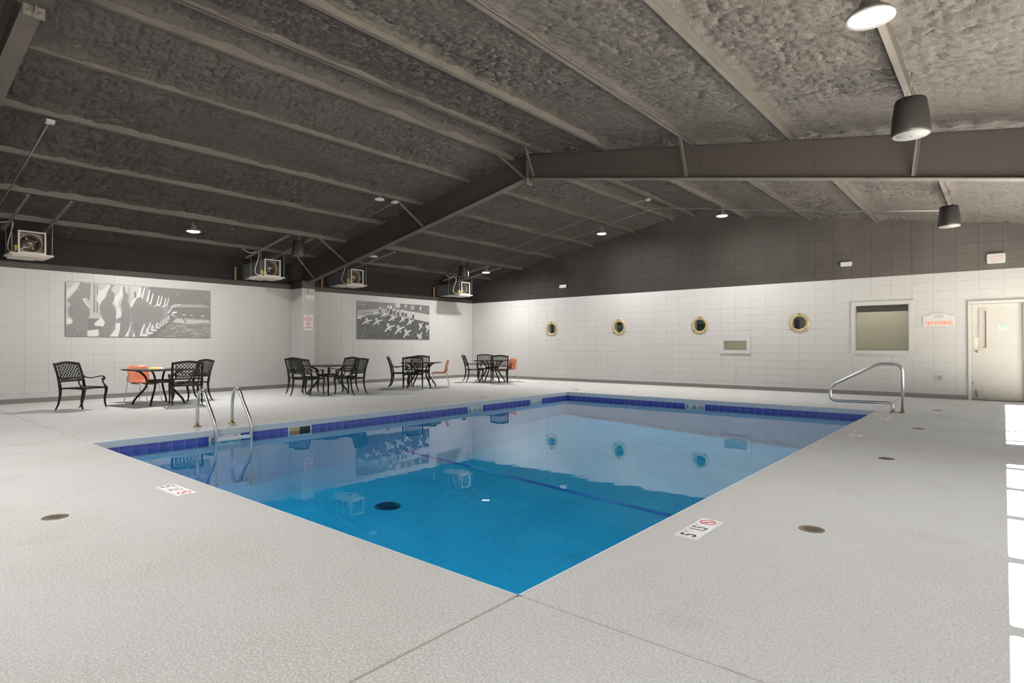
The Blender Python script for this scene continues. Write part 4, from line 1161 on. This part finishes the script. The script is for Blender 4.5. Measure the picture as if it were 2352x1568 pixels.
# ------------------------------------------------------------------ furniture
def lattice(mb, P, u0, u1, v0, v1, du, dv, w, t):
    """diagonal strips in the (u,v) rectangle; P maps (u, v, n) to space"""
    n = int((u1 - u0) / du + (v1 - v0) / dv) + 2
    for sgn in (1, -1):
        for k in range(-n, n + 1):
            # line: u = uc + k*du + sgn*(v-v0)*du/dv
            pts = []
            uc = (u0 + u1) / 2 + k * du
            va, vb = v0, v1
            f = lambda v: uc + sgn * (v - v0) * du / dv
            # clip to u range
            s = sgn * du / dv
            for ub in (u0, u1):
                vv = v0 + (ub - uc) / s
                if s > 0:
                    if ub == u0: va = max(va, vv)
                    else: vb = min(vb, vv)
                else:
                    if ub == u0: vb = min(vb, vv)
                    else: va = max(va, vv)
            if vb - va < dv * .2: continue
            m = max(1, int((vb - va) / .14))
            L = math.hypot(1, du / dv); hw = w / 2 * L
            vs = []
            for i in range(m + 1):
                v = va + (vb - va) * i / m; u = f(v)
                for du_, nn in ((-hw, t), (hw, t), (hw, -t), (-hw, -t)): vs.append(P(u + du_, v, nn))
            fs = []
            for i in range(m):
                for q in range(4): fs.append((4 * i + q, 4 * i + (q + 1) % 4, 4 * i + 4 + (q + 1) % 4, 4 * i + 4 + q))
            mb.add(vs, fs)
def bx(z):   # back post line, x as a function of z
    f = max(0.0, z - .41) / .48
    return -.205 - .055 * f - .085 * f * f
def patio_chair(loc, deg, label):
    t = thing('patio_chair', label, 'chair', (loc[0], loc[1], 0), math.radians(deg), 'black lattice armchairs around the tables')
    hw = .262
    # backrest: posts, arched top rail, lower rail, inner stiles, lattice
    b = MB()
    for s in (-1, 1):
        b.tube([(bx(z), s * hw, z) for z in (.42, .52, .62, .72, .80, .86, .885)], [.024, .022, .020, .019, .019, .018, .015], 8, 1.2)
        b.tube([(bx(z) + .004, s * .205, z) for z in (.555, .66, .76, .845)], .010, 6)
    top = [(bx(.865 + .03 * math.cos(k / 6 * math.pi / 2 * 1.0)), hw * k / 6, .868 + .034 * math.cos(k / 6 * math.pi / 2)) for k in range(-6, 7)]
    for dz in (0, -.022): b.tube([(p[0] - dz * .25, p[1], p[2] + dz) for p in top], .014, 6, 1.0)
    b.tube([(bx(.545), -hw, .545), (bx(.545), hw, .545)], .013, 6); b.tube([(bx(.60), -.205, .60), (bx(.60), .205, .60)], .008, 6)
    back = obj('backrest', b, M['iron'], t)
    l = MB(); lattice(l, lambda u, v, n: (bx(v) + .004 + n, u, v), -.203, .203, .60, .862, .060, .066, .014, .004)
    lattice(l, lambda u, v, n: (bx(v) + .004 + n, u, v), -.203, .203, .548, .60, .048, .070, .012, .004)
    obj('lattice', l, M['iron'], back)
    # seat
    s_ = MB()
    zf = lambda x: .408 + .012 * math.cos((x + .02) * 5)
    for s in (-1, 1): s_.tube([(x, s * .25, zf(x)) for x in (-.21, -.1, 0, .1, .2, .265)], [.016, .016, .016, .016, .017, .018], 8, 1.1)
    s_.tube([(.268, y, .410 + .012 * math.cos(y * 6)) for y in (-.25, -.125, 0, .125, .25)], .017, 8); s_.tube([(-.21, -.25, .412), (-.21, .25, .412)], .014, 8)
    seat = obj('seat', s_, M['iron'], t)
    l = MB(); lattice(l, lambda u, v, n: (v, u, zf(v) + .004 + n), -.245, .245, -.205, .262, .062, .066, .022, .004)
    obj('lattice', l, M['iron'], seat)
    for s in (-1, 1):
        fl_ = MB(); fl_.tube(bez([(.275, s * .255, .425), (.268, s * .257, .33), (.243, s * .258, .22), (.246, s * .260, .11), (.285, s * .262, .0)], 5), [.030 - .0008 * i for i in range(21)], 8, .85)
        q = obj('leg', fl_, M['iron'], t)
        g_ = MB(); g_.tube([(.272, s * .261, .030), (.291, s * .262, .0)], [.017, .014], 8); obj('foot_glide', g_, M['glide'], q)
        rl_ = MB(); rl_.tube(bez([(-.205, s * hw, .43), (-.200, s * hw, .36), (-.212, s * hw, .25), (-.245, s * hw, .12), (-.315, s * .262, .0)], 5), [.029 - .0008 * i for i in range(21)], 8, .85)
        q = obj('leg', rl_, M['iron'], t)
        g_ = MB(); g_.tube([(-.298, s * .262, .026), (-.320, s * .262, .0)], [.016, .013], 8); obj('foot_glide', g_, M['glide'], q)
        a_ = MB()
        a_.tube(bez([(-.245, s * .262, .655), (-.19, s * .275, .605), (-.08, s * .285, .590), (.05, s * .285, .612), (.15, s * .280, .628), (.205, s * .275, .610), (.215, s * .27, .575), (.185, s * .268, .560)], 5), .010, 6, 2.2)
        a_.lathe([(0, .017), (.012, .013), (.017, 0), (.012, -.013), (0, -.017)], 10, (.172, s * .268, .572))
        a_.tube(bez([(.190, s * .267, .545), (.188, s * .266, .520), (.225, s * .262, .470), (.275, s * .256, .420)], 5), [.013, .014, .014, .013, .012, .012, .012, .012, .013, .014, .015, .017, .018, .019, .021, .022], 8)
        a_.lathe([(0, .015), (.012, .010), (.015, 0), (.012, -.010), (0, -.015)], 10, (.196, s * .267, .538))
        obj('armrest', a_, M['iron'], t)
    return t
def patio_table(loc, deg, label):
    t = thing('patio_table', label, 'table', (loc[0], loc[1], 0), math.radians(deg), 'square black patio tables')
    R = .50
    F = frame((0, 0, 0), (1, 0, 0), (0, 1, 0), (0, 0, 1))
    mb = MB(); mb.prism(rrect(-R, -R, R, R, .012), F, .710, .726); mb.prism(rrect(-R + .012, -R + .012, R - .012, R - .012, .01), F, .726, .730); mb.prism(rrect(-R + .03, -R + .03, R - .03, R - .03, .01), F, .698, .710)
    obj('tabletop', mb, M['ttop'], t)
    rg = MB(); rg.lathe([(.205, .445), (.225, .445), (.225, .505), (.205, .505), (.205, .445)], 28, smooth=False); rg.lathe([(.0, .468), (.205, .468)], 28); obj('shelf_ring', rg, M['iron'], t)
    for k in range(4):
        a = math.radians(45 + 90 * k); c, s = math.cos(a), math.sin(a)
        mb = MB(); mb.tube(bez([(c * .44, s * .44, .70), (c * .35, s * .35, .665), (c * .255, s * .255, .57), (c * .225, s * .225, .46), (c * .25, s * .25, .34), (c * .36, s * .36, .20), (c * .45, s * .45, .09), (c * .485, s * .485, 0)], 5), [.022] * 30 + [.021] * 6, 8, .9)
        obj('leg', mb, M['iron'], t)
    return t
def orange_chair(loc, deg, label):
    t = thing('stacking_chair', label, 'chair', (loc[0], loc[1], 0), math.radians(deg), 'orange plastic stacking chairs')
    def shell(rows, th):
        mb = MB(); n = len(rows[0]); vs = []
        for off in (0, 1):
            for r in rows:
                for (p, nn) in r:
                    q = Vector(p) - Vector(nn) * (th * off); vs.append(q)
        m = len(rows); fs = []
        for i in range(m - 1):
            for j in range(n - 1):
                a = i * n + j
                fs.append((a, a + 1, a + n + 1, a + n)); b_ = m * n + a
                fs.append((b_, b_ + n, b_ + n + 1, b_ + 1))
        for i in range(m - 1):
            for j in (0, n - 1):
                a = i * n + j; fs.append((a, a + n, m * n + a + n, m * n + a))
        for j in range(n - 1):
            for i in (0, m - 1):
                a = i * n + j; fs.append((a, a + 1, m * n + a + 1, m * n + a))
        mb.add(vs, fs, 0, True); return mb
    rows = []
    for i in range(9):
        v = i / 8; z = .40 + .39 * v
        hw = .225 * (1 - .28 * max(0, (.16 - v) / .16) ** 2 - .22 * max(0, (v - .84) / .16) ** 2)
        r = []
        for j in range(-6, 7):
            u = j / 6
            x = -.185 - .075 * v + .055 * u * u - .05 * max(0, v - .7)
            if v < .15: x += .05 * (1 - v / .15)
            r.append(((x, u * hw, z), (1, -.4 * u, .1)))
        rows.append(r)
    o = obj('backrest', shell(rows, .010), M['orange'], t, fix=True)
    rows = []
    for i in range(9):
        v = i / 8; x = -.215 + .455 * v
        z = .425 + .02 * (v - .4) ** 2 + (-.035 * ((v - .85) / .15) if v > .85 else 0)
        hw = .205 * (1 - .2 * max(0, (v - .8) / .2) ** 2)
        rows.append([((x, u / 6 * hw, z + .018 * (u / 6) ** 2), (0, 0, 1)) for u in range(-6, 7)])
    obj('seat', shell(rows, .012), M['orange'], t, fix=True)
    for s in (-1, 1):
        mb = MB(); mb.tube(fillet([(-.225, s * .215, .56), (-.200, s * .218, .42), (-.285, s * .245, .008), (.235, s * .245, .008), (.185, s * .20, .40), (-.14, s * .19, .41)], .025, 4), .0085, 8)
        obj('sled_leg', mb, M['chrome'], t)
    return t

patio_table((-13.460, 4.570), 9.4, 'black square patio table with a yellow cloth on it, left set')
patio_chair((-13.350, 3.220), 32.5, 'black lattice armchair standing apart at the far left, facing right')
patio_chair((-12.720, 4.810), 166, 'black lattice armchair with its back to us, closest behind the pool ladder')
patio_chair((-13.575, 5.260), 282, 'black lattice armchair at the wall side of the left table, half hidden by another chair')
orange_chair((-14.080, 4.490), 15, 'orange chair behind the left table with the yellow cloth')
patio_table((-12.900, 8.200), 12.7, 'black square patio table by the pilaster with four lattice chairs')
patio_chair((-13.490, 7.855), 16, 'black lattice armchair left of the pilaster table, its rear legs furthest left')
patio_chair((-12.790, 7.580), 112, 'black lattice armchair with its back to us, left front of the pilaster table')
patio_chair((-12.190, 8.360), 200, 'black lattice armchair at the right front of the pilaster table')
patio_chair((-13.100, 8.750), 280, 'black lattice armchair behind the pilaster table facing us')
patio_table((-12.880, 11.240), 35.6, 'black square patio table below the swimming pool photograph, orange chair at its right')
patio_chair((-13.360, 10.830), 46, 'black lattice armchair seen side-on, left of the table below the pool photograph')
patio_chair((-12.570, 10.650), 139, 'black lattice armchair with back to us, front of the table below the pool photograph')
patio_chair((-13.420, 11.660), 319, 'black lattice armchair facing us behind the table below the pool photograph')
orange_chair((-12.520, 11.610), 224, 'orange chair seen side-on facing left, under the pool photograph')
patio_table((-12.970, 14.380), 27, 'black square patio table in the far corner of the room')
patio_chair((-13.450, 13.980), 56, 'black lattice armchair seen side-on at the left of the corner table')
patio_chair((-13.650, 14.780), 314, 'black lattice armchair facing us at the back of the corner table')
patio_chair((-12.360, 14.040), 133, 'black lattice armchair with back to us in front of the corner table')
orange_chair((-12.660, 14.820), 252, 'orange chair at the right of the corner table near the back wall')
# yellow cloth on the left table
t = thing('folded_cloth', 'small folded yellow and cream cloth lying on the left table', 'cloth', (-13.52, 4.52, .730), math.radians(50))
def pillow(x0, x1, y0, y1, h):
    mb = MB(); n = 7; vs = []
    for i in range(n):
        for j in range(n):
            u, v = i / (n - 1), j / (n - 1)
            e = (1 - (2 * u - 1) ** 4) * (1 - (2 * v - 1) ** 4)
            vs.append((x0 + (x1 - x0) * u, y0 + (y1 - y0) * v, h * e ** .5 + .001))
    mb.add(vs, [(i * n + j, (i + 1) * n + j, (i + 1) * n + j + 1, i * n + j + 1) for i in range(n - 1) for j in range(n - 1)], 0, True)
    k = len(vs); mb.add([(x0, y0, 0), (x1, y0, 0), (x1, y1, 0), (x0, y1, 0)], [(0, 3, 2, 1)])
    return mb
obj('yellow_fold', pillow(-.10, .08, -.10, .06, .035), M['towel'], t)
obj('cream_fold', pillow(-.04, .14, -.02, .11, .028), M['towelw'], t)
